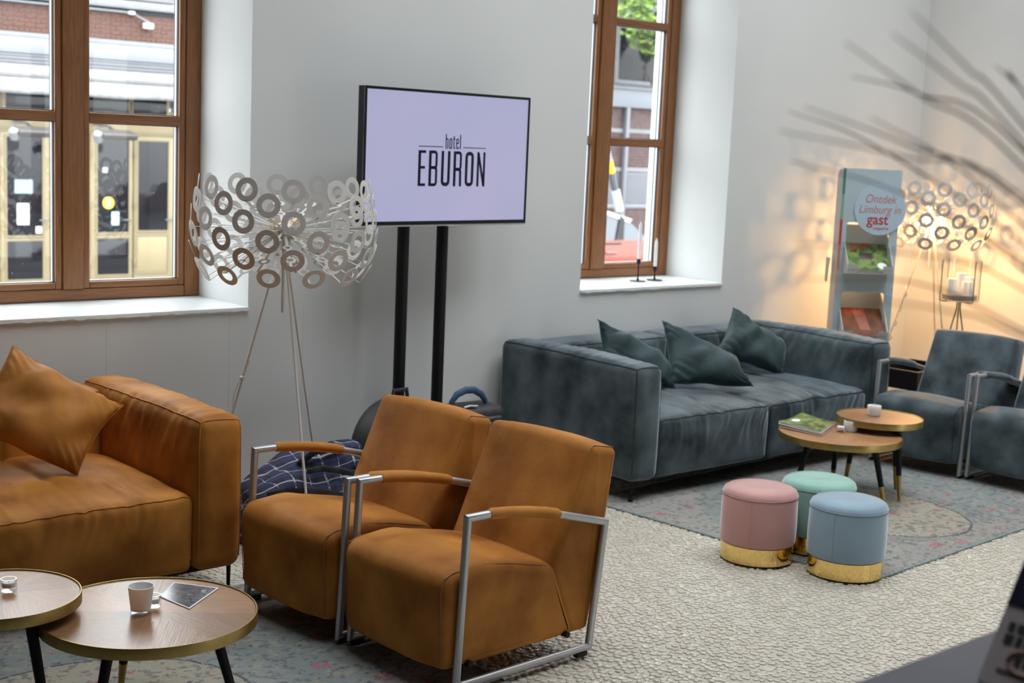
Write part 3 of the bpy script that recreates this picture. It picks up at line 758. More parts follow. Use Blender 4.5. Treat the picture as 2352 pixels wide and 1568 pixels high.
def boom():
    t = thing('lift_boom', 'tilted grey lift boom with yellow sleeve outside right window', 'boom', (15.46, 15.25, 0.70))
    a = Vector((0, 0, 0.05)); b = Vector((-1.15, 0, 3.2)); d = (b-a).normalized()
    mb = MB(); mb.tube([a+d*0.42, a+d*0.9, b], [0.050, 0.052, 0.056], 12); mb.build('upper_tube', P('pale_blue_grey_tube', (0.22, 0.25, 0.30), 0.4, 0.3), t)
    mb = MB(); mb.tube([a+d*0.30, a+d*0.62], 0.056, 12); mb.build('dark_sleeve', P('dark_grey_sleeve', (0.08, 0.085, 0.10), 0.5), t)
    mb = MB(); mb.tube([a+d*0.62, a+d*0.82], 0.057, 12); mb.build('yellow_sleeve', P('yellow_sleeve', (0.75, 0.38, 0.02), 0.5), t)
    mb = MB(); mb.tube([a-d*0.0, a+d*0.34], 0.072, 14); mb.build('white_collar', P('white_collar', (0.45, 0.46, 0.47), 0.5), t)
    mb = MB(); p = a+d*0.20; mb.prism([(p.x-0.03, p.z-0.03), (p.x+0.03, p.z-0.02), (p.x+0.0, p.z+0.04)], -0.080, -0.070); mb.build('warning_mark', P('yellow_mark', (0.75, 0.65, 0.05), 0.5), t)
    mb = MB(); mb.tube([a, (0.1, 0, -0.5), (0.1, 0, -1.17)], 0.06, 10); mb.build('base_post', M['grey_metal'], t)
boom()
def car():
    t = thing('car', 'orange red parked car outside behind the two candlesticks', 'car', (11.95, 13.0, GZ))
    paint = P('orange_red_paint', (0.25, 0.040, 0.018), 0.16, 0.0, Coat_Weight=1.0, Coat_Roughness=0.03)
    roofp = P('sky_reflection_roof', (0.42, 0.43, 0.44), 0.18, 0.2, Coat_Weight=1.0); darkp = P('dark_pillar', (0.02, 0.02, 0.022), 0.3)  # pale roof colour stands in for sky reflected on orange-red paint
    glassm = P('car_glass', (0.10, 0.12, 0.14), 0.04, 0.0, Specular_IOR_Level=1.0)
    low = [(-2.1, 0.25), (-2.12, 0.62), (-1.95, 0.80), (-1.2, 0.90), (0.9, 1.00), (1.9, 0.98), (2.08, 0.80), (2.10, 0.25)]
    mb = MB(); n = 9
    def body(poly, y0, y1, tuck):
        vs = []; fs = []; m = len(poly); ts = [0, 0.04, 0.12, 0.5, 0.88, 0.96, 1]; ins = [0.06, 0.02, 0, 0, 0, 0.02, 0.06]
        cxm = sum(p[0] for p in poly)/m; czm = sum(p[1] for p in poly)/m
        for tt, q in zip(ts, ins):
            for p in poly: vs.append((p[0]+(cxm-p[0])*q*0.3, y0+(y1-y0)*tt+(0 if True else 0), p[1]+(czm-p[1])*q))
        k = len(ts)
        for i in range(k-1):
            for j in range(m): fs.append((i*m+j, i*m+(j+1) % m, (i+1)*m+(j+1) % m, (i+1)*m+j))
        fs.append(tuple(range(m))); fs.append(tuple((k-1)*m+j for j in range(m))); return vs, fs
    mb.add(*body(fillet(low, 0.12, 3), 0.0, 1.75, 0)); mb.build('body', paint, t)
    cab = [(-1.05, 0.88), (-0.45, 1.30), (0.2, 1.38), (1.0, 1.36), (1.55, 1.22), (1.92, 0.96)]
    mb = MB(); mb.add(*body(fillet(cab, [0, .15, .2, .2, .2, 0], 3), 0.10, 1.65, 0)); mb.build('cabin_glass', glassm, t)
    roof = [(-0.55, 1.26), (-0.42, 1.325), (0.2, 1.40), (1.0, 1.385), (1.58, 1.25), (1.52, 1.20), (1.0, 1.33), (0.2, 1.345), (-0.4, 1.27)]
    mb = MB(); mb.prism(roof, 0.085, 1.665); mb.build('roof', roofp, t)
    for q in (((-1.08, .88), (-0.98, .88), (-0.40, 1.29), (-0.50, 1.30)), ((0.36, .95), (0.44, .95), (0.42, 1.34), (0.34, 1.34)), ((1.28, .96), (1.42, .97), (1.42, 1.25), (1.34, 1.30))):
        mb = MB(); mb.prism(list(q), 0.078, 0.12); mb.build('pillar', darkp, t)
    for (x0, x1) in ((-0.9, 0.38), (0.40, 1.30)):
        mb = MB(); mb.box(x0, x1, -0.004, 0.02, 0.92, 0.945); mb.build('window_trim', darkp, t)
    for x in (0.15, 1.1):
        mb = MB(); mb.rbox(x-0.1, x+0.1, -0.03, 0.0, 0.795, 0.835, 0.012); mb.build('door_handle', paint, t)
    for x in (-1.3, 1.35):
        w = MB(); w.lathe([(0, -0.1), (0.2, -0.1), (0.31, -0.09), (0.33, -0.05), (0.33, 0.07), (0.31, 0.1), (0, 0.1)], 24); o = w.build('wheel', M['rubber'], t, (x, 0.06, 0.33), (PI/2, 0, 0))
        h = MB(); h.lathe([(0, 0.105), (0.19, 0.102), (0.2, 0.09), (0, 0.09)], 20); h.build('hubcap', M['grey_metal'], o)
car()
def tree(x, y, label, seed):
    rg = random.Random(seed)
    t = thing('tree', label, 'tree', (x, y, GZ))
    mb = MB(); mb.tube([(0, 0, 0), (0.05, 0, 1.5), (-0.05, 0.1, 3.0), (0.1, 0, 4.6)], [0.13, 0.11, 0.08, 0.03], 8)
    bark = P('tree_bark', (0.10, 0.08, 0.06), 0.9)
    for k in range(5):
        a = rg.uniform(0, 6.28); mb.tube([(0, 0, 2.8+k*0.3), (0.8*math.cos(a), 0.8*math.sin(a), 3.6+k*0.35)], [0.05, 0.015], 6)
    mb.build('trunk', bark, t)
    lm = leafy('tree_leaves', [(0.10, 0.20, 0.03), (0.24, 0.36, 0.07), (0.16, 0.28, 0.05)], 0.5, 3)
    c = MB()
    for k in range(5200):
        d = Vector((rg.gauss(0, 1), rg.gauss(0, 1), rg.gauss(0, 1))).normalized()*rg.uniform(0.35, 1)**0.6
        p = Vector((d.x*1.15, d.y*1.15, 4.9+d.z*1.25)); s = rg.uniform(0.05, 0.10)
        a = Vector((rg.gauss(0, 1), rg.gauss(0, 1), rg.gauss(0, 1))).normalized(); b = a.orthogonal().normalized()
        c.add([p-a*s, p+b*s*0.5, p+a*s, p-b*s*0.5], [(0, 1, 2, 3)])
    o = c.build('crown', lm, t); o['kind'] = 'stuff'
tree(17.95, 16.6, 'leafy green street tree high in the right window', 4)
tree(25.2, 11.6, 'second street tree, seen only as a reflection in window panes', 9)

# ------------------------------------------------------------------ sofas
def bulge(p, h, axis, side, amt):
    """push the face `side` of `axis` outward, fading to its edges"""
    a = axis; o = [i for i in range(3) if i != a]
    k = max(0.0, min(1.0, (p[a]*side/h[a]+0.2)/1.2))
    w = max(0, 1-(p[o[0]]/h[o[0]])**2)*max(0, 1-(p[o[1]]/h[o[1]])**2)
    p[a] += side*amt*k*w**0.6
def line3(a, b, n): return [tuple(a[k]+(b[k]-a[k])*i/n for k in range(3)) for i in range(n+1)]
def sofa(name, label, loc, rot, mf, mp, seed, pr=0.0038):
    t = thing(name, label, 'sofa', loc, rot)
    L, D, AW, AH, BZ = 2.15, 1.03, 0.195, 0.680, 0.098
    N = lambda x, y, z: mn.noise(Vector((x+seed, y+seed*0.7, z)))
    for i in range(2):
        x0 = 0 if i == 0 else L-AW; inner = 1 if i == 0 else -1
        def df(p, h, i=i):
            bulge(p, h, 2, 1, 0.018); bulge(p, h, 0, 1, 0.016); bulge(p, h, 0, -1, 0.016); bulge(p, h, 1, -1, 0.016)
            d = 0.008*N(p[0]*5, p[1]*4, p[2]*5)
            k = 0.007*N(p[1]*26+p[2]*12, p[1]*5, p[2]*7)*math.exp(-((p[2]-h[2]*0.75)/0.14)**2)+0.004*N(p[1]*34, p[0]*9, i*5.0)*max(0, p[2]/h[2])**4
            return [p[0]+d*0.6+(k*inner if p[0]*inner > h[0]*0.8 else 0), p[1]+d*0.4, p[2]+d*0.6+(k*0.7 if p[2] > h[2]*0.9 else 0)]
        box = (x0, x0+AW, 0.0, D, BZ, AH); mb = MB(); mb.rbox(*box, 0.045, 4, (6, 64, 30), df); ar = mb.build('arm', mf, t, angle=70)
        f = MB.rmap(*box, 0.045, df); pp = MB(); xa, xb = x0, x0+AW
        pp.tube([f(p) for p in line3((xa, 0, BZ+0.04), (xa, 0, AH), 12)+line3((xa, 0, AH), (xb, 0, AH), 5)[1:]+line3((xb, 0, AH), (xb, 0, BZ+0.04), 12)[1:]], pr, 6)
        for x in (xa, xb): pp.tube([f(p) for p in line3((x, 0.0, AH), (x, D-0.03, AH), 40)], pr, 6)
        pp.build('piping', mp, ar)
    sw = (L-2*AW)/2; SH = 0.392
    for i in range(2):
        x0 = AW+sw*i
        def df(p, h, i=i):
            fr = max(0, -p[1]/h[1]); w = max(0, 1-(p[0]/h[0])**2)
            if p[2] > 0:
                k = p[2]/h[2]
                p[2] += 0.062*k*w**0.55*max(0, 1-((p[1]-0.05)/(h[1]*1.25))**2)**0.7
            if p[1] < 0: p[1] -= 0.045*fr**2*w**0.7*(0.55+0.45*p[2]/h[2]) ; p[1] -= 0.015*fr**2*w*max(0, 1-(p[2]/h[2])**2)
            if p[2] > h[2]*0.55:
                p[2] -= 0.020*math.exp(-(p[0]/0.018)**2)*(1-0.6*fr)
                p[2] += 0.013*N(p[0]*24+4*N(p[0]*3, p[1]*3, 1), p[1]*3.5, i*3.0)*math.exp(-((p[1]+h[1]*0.72)/0.17)**2)+0.008*N(p[0]*6, p[1]*6, i*4.0)
            if p[1] < -h[1]*0.85:
                p[1] += 0.010*N(p[0]*30+3*N(p[0]*4, p[2]*4, 2), p[2]*4, 7+i)*math.exp(-((p[2]-h[2])/0.14)**2)+0.006*N(p[0]*7, p[2]*5, i*2.0)
            return p
        box = (x0+0.002, x0+sw-0.002, 0.022, 0.80, BZ, SH); mb = MB(); mb.rbox(*box, 0.028, 3, (72, 48, 18), df); st = mb.build('seat', mf, t, angle=70)
        f = MB.rmap(*box, 0.028, df); pp = MB()
        pp.tube([f(p) for p in line3((box[0], 0.022, BZ+0.05), (box[0], 0.022, SH), 8)+line3((box[0], 0.022, SH), (box[1], 0.022, SH), 60)[1:]+line3((box[1], 0.022, SH), (box[1], 0.022, BZ+0.05), 8)[1:]], pr, 6); pp.build('piping', mp, st)
        def db(p, h, i=i):
            bulge(p, h, 1, -1, 0.040); bulge(p, h, 2, 1, 0.012)
            if p[1] < 0:
                p[1] += 0.016*math.exp(-(p[0]/0.016)**2)
                p[1] += 0.012*N(p[0]*22, p[2]*4, i*3.0)*math.exp(-((p[2]-h[2])/0.15)**2)
            return p
        box = (x0+0.002, x0+sw-0.002, 0.79, D, BZ, AH-0.014); mb = MB(); mb.rbox(*box, 0.032, 3, (56, 8, 36), db); bk = mb.build('backrest', mf, t, angle=70)
        f = MB.rmap(*box, 0.032, db); pp = MB()
        for y in (0.79, D): pp.tube([f(p) for p in line3((box[0]+0.01, y, box[5]), (box[1]-0.01, y, box[5]), 40)], pr, 6)
        pp.build('piping', mp, bk)
    MB().box(0.06, L-0.06, 0.07, D-0.04, 0.082, BZ+0.02).build('base_board', M['rubber'], t)
    for x in (0.04, L-0.04):
        for y in (0.035, D-0.05):
            mb = MB(); mb.tube([(x, y, 0.105), (x, y, 0.012)], [0.009, 0.007], 8); mb.lathe([(0, 0), (0.014, 0), (0.012, 0.014), (0, 0.014)], 12, (x, y, 0)); mb.build('leg', M['black'], t)
    return t
sofa('sofa', 'large cognac orange velvet sofa with square arms under the left window', (0.478, 4.50, RUGZ), 0.0, M['orange'], M['orange'], 1.3)
sofa('sofa', 'petrol blue velvet sofa with square arms holding three pillows', (4.845, 4.60, RUGZ), 0.0, M['blue'], M['blue_pipe'], 5.1)

def pillow(label, C4, thick, mat, seed, group=None, flat=0.10):
    P4 = [Vector(p) for p in C4]; c = sum(P4, Vector())/4
    t = thing('pillow', label, 'pillow', tuple(c), 0, group); P4 = [p-c for p in P4]
    nrm = (P4[2]-P4[0]).cross(P4[1]-P4[3]).normalized()
    if nrm.y > 0: nrm = -nrm
    n = 34; vs = []; ids = {}
    def pos(u, v, s):
        a, b = (u+1)/2, (v+1)/2
        u2 = u*(1-flat*(1-v*v)); v2 = v*(1-flat*(1-u*u)); a2, b2 = (u2+1)/2, (v2+1)/2
        q = P4[0]*(1-a2)*(1-b2)+P4[1]*a2*(1-b2)+P4[2]*a2*b2+P4[3]*(1-a2)*b2
        w = max(0.0, (1-u*u))*max(0.0, (1-v*v)); hgt = thick*w**0.42
        fold = 0.020*mn.noise(q*8+Vector((seed, 0, 0)))*w**0.25+0.020*mn.noise(Vector((q.x*6-q.z*15, q.z*5+q.x*4+seed, q.y*5)))*w**0.22
        edge = (1-w)
        r = math.hypot(abs(u)-1, abs(v)-1)
        pl = 0.006*math.sin((u-v)*26+4*mn.noise(q*6))*math.exp(-((r-0.35)/0.25)**2)
        return q+nrm*(s*hgt+(fold*1.4+pl if s > 0 else fold))
    fs = []
    for s in (1, -1):
        for j in range(n+1):
            for i in range(n+1):
                e = i in (0, n) or j in (0, n)
                k = (i, j, 0 if e else s)
                if k in ids: continue
                uu = -math.cos(PI*i/n)*0.5+(2*i/n-1)*0.5; vv = -math.cos(PI*j/n)*0.5+(2*j/n-1)*0.5
                vs.append(tuple(pos(uu, vv, s))); ids[k] = len(vs)-1
        for j in range(n):
            for i in range(n):
                q = []
                for (a, b) in ((i, j), (i+1, j), (i+1, j+1), (i, j+1)):
                    e = a in (0, n) or b in (0, n); q.append(ids[(a, b, 0 if e else s)])
                fs.append(tuple(q) if s > 0 else tuple(reversed(q)))
    mb = MB(); mb.add(vs, fs); mb.build('cover', mat, t, angle=70)
    sm = MB(); pts = []
    for a, b in (((-1, -1), (1, -1)), ((1, -1), (1, 1)), ((1, 1), (-1, 1)), ((-1, 1), (-1, -1))):
        for k in range(16):
            q = k/16; pts.append(pos(a[0]+(b[0]-a[0])*q, a[1]+(b[1]-a[1])*q, 1))
    sm.tube(pts, 0.0025, 5, closed=True); sm.build('seam', mat, t)
    return t
pillow('crumpled cognac velvet pillow standing on its corner on the orange sofa',
       [(2.00, 5.14, 0.905), (2.345, 4.93, 0.68), (2.105, 4.80, 0.462), (1.72, 4.96, 0.66)], 0.085, M['orange'], 2.0)
PG = 'scatter pillows on the blue sofa'
pillow('petrol pillow behind the near arm of the blue sofa', [(5.265, 5.31, 0.815), (5.74, 5.16, 0.560), (5.55, 4.98, 0.468), (5.17, 5.17, 0.62)], 0.075, M['blue_pillow'], 3.0, PG)
pillow('petrol pillow slumped in the middle of blue sofa', [(5.70, 5.24, 0.795), (6.02, 4.98, 0.60), (6.01, 4.82, 0.468), (5.52, 5.00, 0.492)], 0.085, M['blue_pillow'], 8.0, PG)
pillow('petrol pillow standing near the far arm of the blue sofa', [(6.385, 5.31, 0.830), (6.78, 5.20, 0.56), (6.53, 5.02, 0.470), (6.08, 5.17, 0.60)], 0.085, M['blue_pillow'], 13.0, PG)

# ------------------------------------------------------------------ armchairs with steel frames
FWID = 0.555
def armchair(label, loc, rotz, mf, mp, st, group):
    t = thing('armchair', label, 'armchair', loc, rotz, group)
    def loft(poly, rad, y0, y1, bul):
        pr = fillet(poly, rad, 5); m = len(pr)
        # densify
        dn = []
        for i in range(m):
            a, b = Vector(pr[i]), Vector(pr[(i+1) % m]); k = max(1, int((b-a).length/0.03))
            for j in range(k): dn.append(a+(b-a)*j/k)
        m = len(dn); nr = []
        for i in range(m):
            e = dn[(i+1) % m]-dn[i-1]; nr.append(Vector((e.y, -e.x)).normalized())
        area = sum(dn[i].x*dn[(i+1) % m].y-dn[(i+1) % m].x*dn[i].y for i in range(m))
        sg = 1 if area > 0 else -1
        rr = 0.028; ys = []; ins = []
        for k in range(4): a = PI/2*k/4; ys.append(y0+rr*(1-math.cos(a))); ins.append(rr*(1-math.sin(a)))
        N = 12
        for k in range(N+1): ys.append(y0+rr+(y1-y0-2*rr)*k/N); ins.append(0)
        for k in range(1, 5): a = PI/2*k/4; ys.append(y1-rr+rr*math.sin(a)); ins.append(rr*(1-math.cos(a)))
        ins2 = []
        vs = []; fs = []
        for y, q in zip(ys, ins):
            f = (y-(y0+y1)/2)/((y1-y0)/2); w = max(0, 1-f*f)
            for p, nn in zip(dn, nr):
                up = max(0, nn.y*sg)*0.9+max(0, -nn.x*sg)*0.9
                g = p-nn*sg*q+nn*sg*bul*w**0.7*min(1, up)
                wv = 0.003*mn.noise(Vector((g.x*7, y*7, g.y*7+loc[0])))
                vs.append((g.x+wv, y, g.y+wv))
        k = len(ys)
        for i in range(k-1):
            for j in range(m): fs.append((i*m+j, (i+1)*m+j, (i+1)*m+(j+1) % m, i*m+(j+1) % m))
        fs.append(tuple(range(m))); fs.append(tuple((k-1)*m+j for j in reversed(range(m))))
        return vs, fs
    y0, y1 = 0.0138, FWID-0.0138
    seat = [(-0.035, 0.078), (-0.05, 0.385), (0.13, 0.402), (0.442, 0.335), (0.552, 0.08)]
    back = [(0.418, 0.322), (0.603, 0.730), (0.724, 0.708), (0.618, 0.080), (0.527, 0.080)]
    mb = MB(); mb.add(*loft(seat, [0.03, 0.06, 0.2, 0.03, 0.03], y0, y1, 0.022)); so = mb.build('seat', mf, t, angle=50)
    mb = MB(); mb.add(*loft(back, [0.06, 0.032, 0.032, 0.03, 0.03], y0, y1, 0.016)); bo = mb.build('backrest', mf, t, angle=50)
    def stitch(pts, par, inset=True):
        for y, s in ((y0+0.016, -1), (y1-0.016, 1)):
            q = MB(); q.tube([(p[0], y, p[1]) for p in pts], 0.0015, 5); q.build('stitching', st, par)
    stitch([(-0.0395, 0.10), (-0.0515, 0.335), (-0.040, 0.380), (0.0, 0.3935), (0.13, 0.399), (0.25, 0.380), (0.41, 0.343)], so)
    stitch([(0.437, 0.348), (0.52, 0.545), (0.597, 0.717), (0.612, 0.728), (0.71, 0.712)], bo)
    R = 0.0135; zr = 0.028
    for k, y in enumerate((0.0, FWID)):
        fr = MB()
        path = [(0.0, y, zr), (0.022, y, 0.573), (0.14, y, 0.572), (0.28, y, 0.553), (0.41, y, 0.527), (0.655, y, 0.462), (0.603, y, zr)]
        fr.tube(path, R, 12, closed=True); fo = fr.build('side_frame', M['steel'], t, angle=40)
        pd = MB(); pd.tube([(0.112, y, 0.5715), (0.125, y, 0.573), (0.20, y, 0.566), (0.28, y, 0.555), (0.36, y, 0.540), (0.415, y, 0.527), (0.425, y, 0.524)], [0.0155, 0.0185, 0.019, 0.019, 0.019, 0.0185, 0.0155], 14)
        pd.build('armrest_pad', mf, t)
        for x in (0.03, 0.565):
            f = MB(); f.rbox(x-0.025, x+0.025, y-0.011, y+0.011, 0.0, 0.017, 0.003); f.build('foot_pad', M['rubber'], fo)
    for x in (0.06, 0.50):
        c = MB(); c.tube([(x, 0.0, 0.090), (x, FWID, 0.090)], 0.011, 8); c.build('cross_bar', M['black'], t)
    return t
armchair('cognac armchair in front, nearest the pebble floor, steel sled frame', (2.662, 3.235, RUGZ), math.radians(2.2), M['orange'], M['orange_pipe'], M['stitch'], 'cognac armchairs')
armchair('cognac armchair between the orange sofa and the nearer cognac armchair', (2.614, 3.822, RUGZ), math.radians(3.6), M['orange'], M['orange_pipe'], M['stitch'], 'cognac armchairs')
armchair('petrol blue armchair beside the far end of the blue sofa', (6.832, 4.005, RUGZ), math.radians(3.8), M['blue'], M['blue_pipe'], M['blue_pipe'], 'petrol armchairs')
armchair('petrol blue armchair cut off by the frame edge, next to its twin', (6.885, 3.418, RUGZ), math.radians(3.0), M['blue'], M['blue_pipe'], M['blue_pipe'], 'petrol armchairs')

# ------------------------------------------------------------------ round coffee tables
def coffee_table(label, loc, D, H, legang, foot_r, group, rot=0.0, sectors=8):
    t = thing('coffee_table', label, 'coffee table', loc, rot, group)
    R = D/2; rim = MB(); th = 0.034
    rim.lathe([(R-0.006, H-th), (R, H-th+0.002), (R, H-0.002), (R-0.001, H+0.001), (R-0.004, H+0.001), (R-0.005, H-0.003), (R-0.006, H-0.004)], 96); rim.build('brass_rim', M['brass'], t)
    top = MB(); top.lathe([(0, H-th+0.002), (R-0.0062, H-th+0.002), (R-0.0062, H-0.006), (0, H-0.006)], 64); tp = top.build('table_top', M['black'], t)
    n = 12; v = [(0, 0, H-0.003)]+[((R-0.0064)*math.cos(2*PI/sectors*k/n), (R-0.0064)*math.sin(2*PI/sectors*k/n), H-0.003) for k in range(n+1)]
    v = v+[(a, b, c-0.003) for a, b, c in v]; m = n+2
    f = [tuple(range(m)), tuple(range(2*m-1, m-1, -1))]+[(i+m, (i+1) % m+m, (i+1) % m, i) for i in range(m)]
    me = MB().add(v, f).mesh('veneer_panel', M['oak'])
    for k in range(sectors): inst('veneer_panel', me, tp, (0, 0, 0), (0, 0, 2*PI*k/sectors))
    for a in legang:
        a = math.radians(a)-rot; c, s = math.cos(a), math.sin(a); r0_ = R*0.58
        p0 = Vector((r0_*c, r0_*s, H-th+0.002)); p1 = Vector((foot_r*c, foot_r*s, 0.0)); k = 0.345
        pm = p1+(p0-p1)*k
        mb = MB(); mb.tube([p0, pm], [0.0165, 0.0135], 14); lg = mb.build('leg', M['black'], t)
        mb = MB(); mb.tube([pm, p1], [0.0135, 0.0085], 14); mb.build('brass_tip', M['brass'], lg)
    return t
TG = 'round nesting coffee tables'
coffee_table('low round oak coffee table carrying the frosted tumbler and postcard', (1.787, 3.582, RUGZ), 0.62, 0.36-RUGZ, (208, 325, 82), 0.27, TG, 0.15)
coffee_table('taller round oak coffee table at the left frame edge', (1.43, 3.79, RUGZ), 0.45, 0.42-RUGZ, (-74, 95, 188), 0.225, TG, 0.5)
coffee_table('low round oak coffee table with magazines beside the footstools', (5.821, 4.093, RUGZ), 0.617, 0.36-RUGZ, (-74, 40, 160), 0.26, TG, 0.3)
coffee_table('taller round oak coffee table next to the blue armchairs', (6.125, 4.072, RUGZ), 0.44, 0.42-RUGZ, (-6, 262, 94), 0.175, TG, 0.8)

# ------------------------------------------------------------------ things on the tables
def tumbler(loc):
    t = thing('tumbler', 'frosted white glass tumbler on the low front coffee table', 'tumbler', loc)
    mb = MB(); mb.lathe([(0, 0.010), (0.0285, 0.010), (0.0365, 0.079), (0.0372, 0.080), (0.0350, 0.080), (0.0340, 0.076), (0.0272, 0.016), (0, 0.016)], 40); mb.build('frosted_cup', M['frosted'], t)
    mb = MB(); mb.lathe([(0, 0), (0.027, 0), (0.0285, 0.003), (0.0285, 0.0098), (0, 0.0098)], 40); mb.build('clear_base', M['glass'], t)
tumbler((1.762, 3.585, 0.3585))
def tealight(label, loc, ribs=True, r=0.022, h=0.036, group='clear glass tealight holders'):
    t = thing('tealight_holder', label, 'tealight', loc, 0, group)
    n = 60; mb = MB(); vs = []; fs = []
    prof = [(r*0.9, 0.0), (r, 0.004), (r, h-0.003), (r*0.98, h), (r*0.86, h), (r*0.84, 0.012), (r*0.2, 0.010)]
    for (q, z) in prof:
        for k in range(n):
            a = 2*PI*k/n; f = 1+(0.035*(1 if k % 2 else -1) if ribs and 0.003 < z < h-0.002 and q > r*0.9 else 0); vs.append((q*f*math.cos(a), q*f*math.sin(a), z))
    for i in range(len(prof)-1):
        for k in range(n): fs.append((i*n+k, i*n+(k+1) % n, (i+1)*n+(k+1) % n, (i+1)*n+k))
    fs.append(tuple(reversed(range(n)))); fs.append(tuple((len(prof)-1)*n+k for k in range(n)))
    mb.add(vs, fs); mb.build('glass_cup', M['glass'], t, angle=20)
    c = MB(); c.lathe([(0, 0.0125), (r*0.80, 0.0125), (r*0.80, 0.024), (r*0.76, 0.026), (r*0.2, 0.0245), (0, 0.0245)], 28); c.build('candle', M['wax'], t)
    w = MB(); w.tube([(0, 0, 0.024), (0.001, 0, 0.030)], 0.0007, 5); w.build('wick', M['black'], t)
tealight('ribbed glass tealight behind the frosted tumbler', (1.815, 3.612, 0.3585))
tealight('ribbed glass tealight alone on the taller table at left edge', (1.462, 3.802, 0.4185), True, 0.0225)
tealight('plain glass tealight between magazines and white cup', (5.862, 4.120, 0.3585), False, 0.0255, 0.036)
def postcard():
    c = [(1.869, 3.685), (1.967, 3.778), (2.054, 3.655), (1.89, 3.535)]
    cx_, cy_ = sum(p[0] for p in c)/4, sum(p[1] for p in c)/4
    t = thing('postcard', 'glossy dark photograph with white border on the front table', 'photo', (cx_, cy_, 0.3590))
    q = [(a-cx_, b-cy_) for a, b in c]
    mb = MB(); mb.prism(q, -0.0005, 0.0006, 'z'); mb.build('card', M['paper'], t)
    mb = MB(); mb.prism([(a*0.93, b*0.93) for a, b in q], 0.0006, 0.0008, 'z'); mb.build('picture', M['photo_grey'], t)
postcard()
def votive(label, loc, r=0.0355, h=0.052):
    t = thing('candle_cup', label, 'candle cup', loc, 0, 'white glass candle cups')
    mb = MB(); mb.lathe([(0, 0), (r*0.93, 0), (r*0.97, 0.004), (r, h*0.6), (r, h-0.002), (r*0.98, h), (r*0.88, h), (r*0.86, h-0.004), (r*0.84, 0.024), (0, 0.022)], 40); mb.build('cup', M['frosted'], t)
    mb = MB(); mb.lathe([(0, 0.023), (r*0.82, 0.023), (r*0.82, 0.036), (r*0.3, 0.038), (0, 0.037)], 24); mb.build('candle', M['wax'], t)
votive('white candle cup beside the magazines on low back table', (5.926, 4.106, 0.3585))
votive('white candle cup alone on the taller back table', (6.128, 4.110, 0.4185))
def magazine(label, c4, z, sag, seed, cover, disc=False, n=1):
    c4 = [Vector((p[0], p[1], 0)) for p in c4]; c = sum(c4, Vector())/4
    t = thing('magazine', label, 'magazine', (c.x, c.y, z), 0, 'magazines on the low back table')
    def fn(off, thk):
        def g(u, v):
            p = c4[0]*(1-u)*(1-v)+c4[1]*u*(1-v)+c4[2]*u*v+c4[3]*(1-u)*v-c
            lift = sag*(1-v)*(0.5+0.5*math.sin(u*5+seed))+0.004*math.sin(v*6+seed)*sag*20
            return (p.x, p.y, off+max(0, lift))
        return g
    pg = MB(); g0 = fn(0.0, 0)
    a = MB().grid(14, 14, fn(0.001, 0)).v; b = MB().grid(14, 14, fn(0.006, 0)).v; m = 15
    fs = []
    for j in range(14):
        for i in range(14):
            q = (j*m+i, j*m+i+1, (j+1)*m+i+1, (j+1)*m+i); fs.append(tuple(reversed(q))); fs.append(tuple(k+m*m for k in q))
    for i in range(14):
        for (p, q) in ((i, i+1), (14*m+i+1, 14*m+i), ((i+1)*m, i*m), (i*m+14, (i+1)*m+14)): fs.append((p, q, q+m*m, p+m*m))
    pg.add(list(a)+list(b), fs); pg.build('pages', M['paper'], t)
    cv = MB(); cv.grid(14, 14, fn(0.0068, 0)); o = cv.build('cover', cover, t)
    sm = o.modifiers.new('thickness', 'SOLIDIFY'); sm.thickness = 0.0008
    if disc:
        g = fn(0.0085, 0)
        d = MB(); pts = [(0, 0)]+[(0.13*math.cos(2*PI*k/20), 0.10*math.sin(2*PI*k/20)) for k in range(20)]
        d.add([g(0.42+p[0], 0.2+p[1]) for p in pts], [(0, 1+k, 1+(k+1) % 20) for k in range(20)]); d.build('cover_disc', M['paper'], t)
        r = MB(); rg = random.Random(4)
        for k in range(10):
            u, v = rg.uniform(0.1, 0.6), rg.uniform(0.62, 0.85); w = rg.uniform(0.02, 0.06)
            r.add([g(u, v), g(u+w, v), g(u+w, v+0.05), g(u, v+0.05)], [(0, 1, 2, 3)])
        r.build('cover_picture', P('red_print', (0.42, 0.05, 0.04), 0.4), t)
MC = [(5.655, 4.335), (5.925, 4.47), (6.00, 4.215), (5.68, 4.11)]
MC = [(5.66, 4.36), (5.97, 4.45), (5.93, 4.215), (5.675, 4.105)]
magazine('pale magazine lowest of the pile on the low back table', [(p[0]-0.008, p[1]-0.012) for p in MC], 0.3585, 0.004, 0.4, M['cover_red'])
magazine('black and white magazine in the middle of the pile', [(p[0]-0.004, p[1]-0.003) for p in MC], 0.3660, 0.006, 1.4, M['paper'])
magazine('green garden magazine with white disc on top of the pile', MC, 0.3735, 0.011, 2.2, M['cover_green'], True)

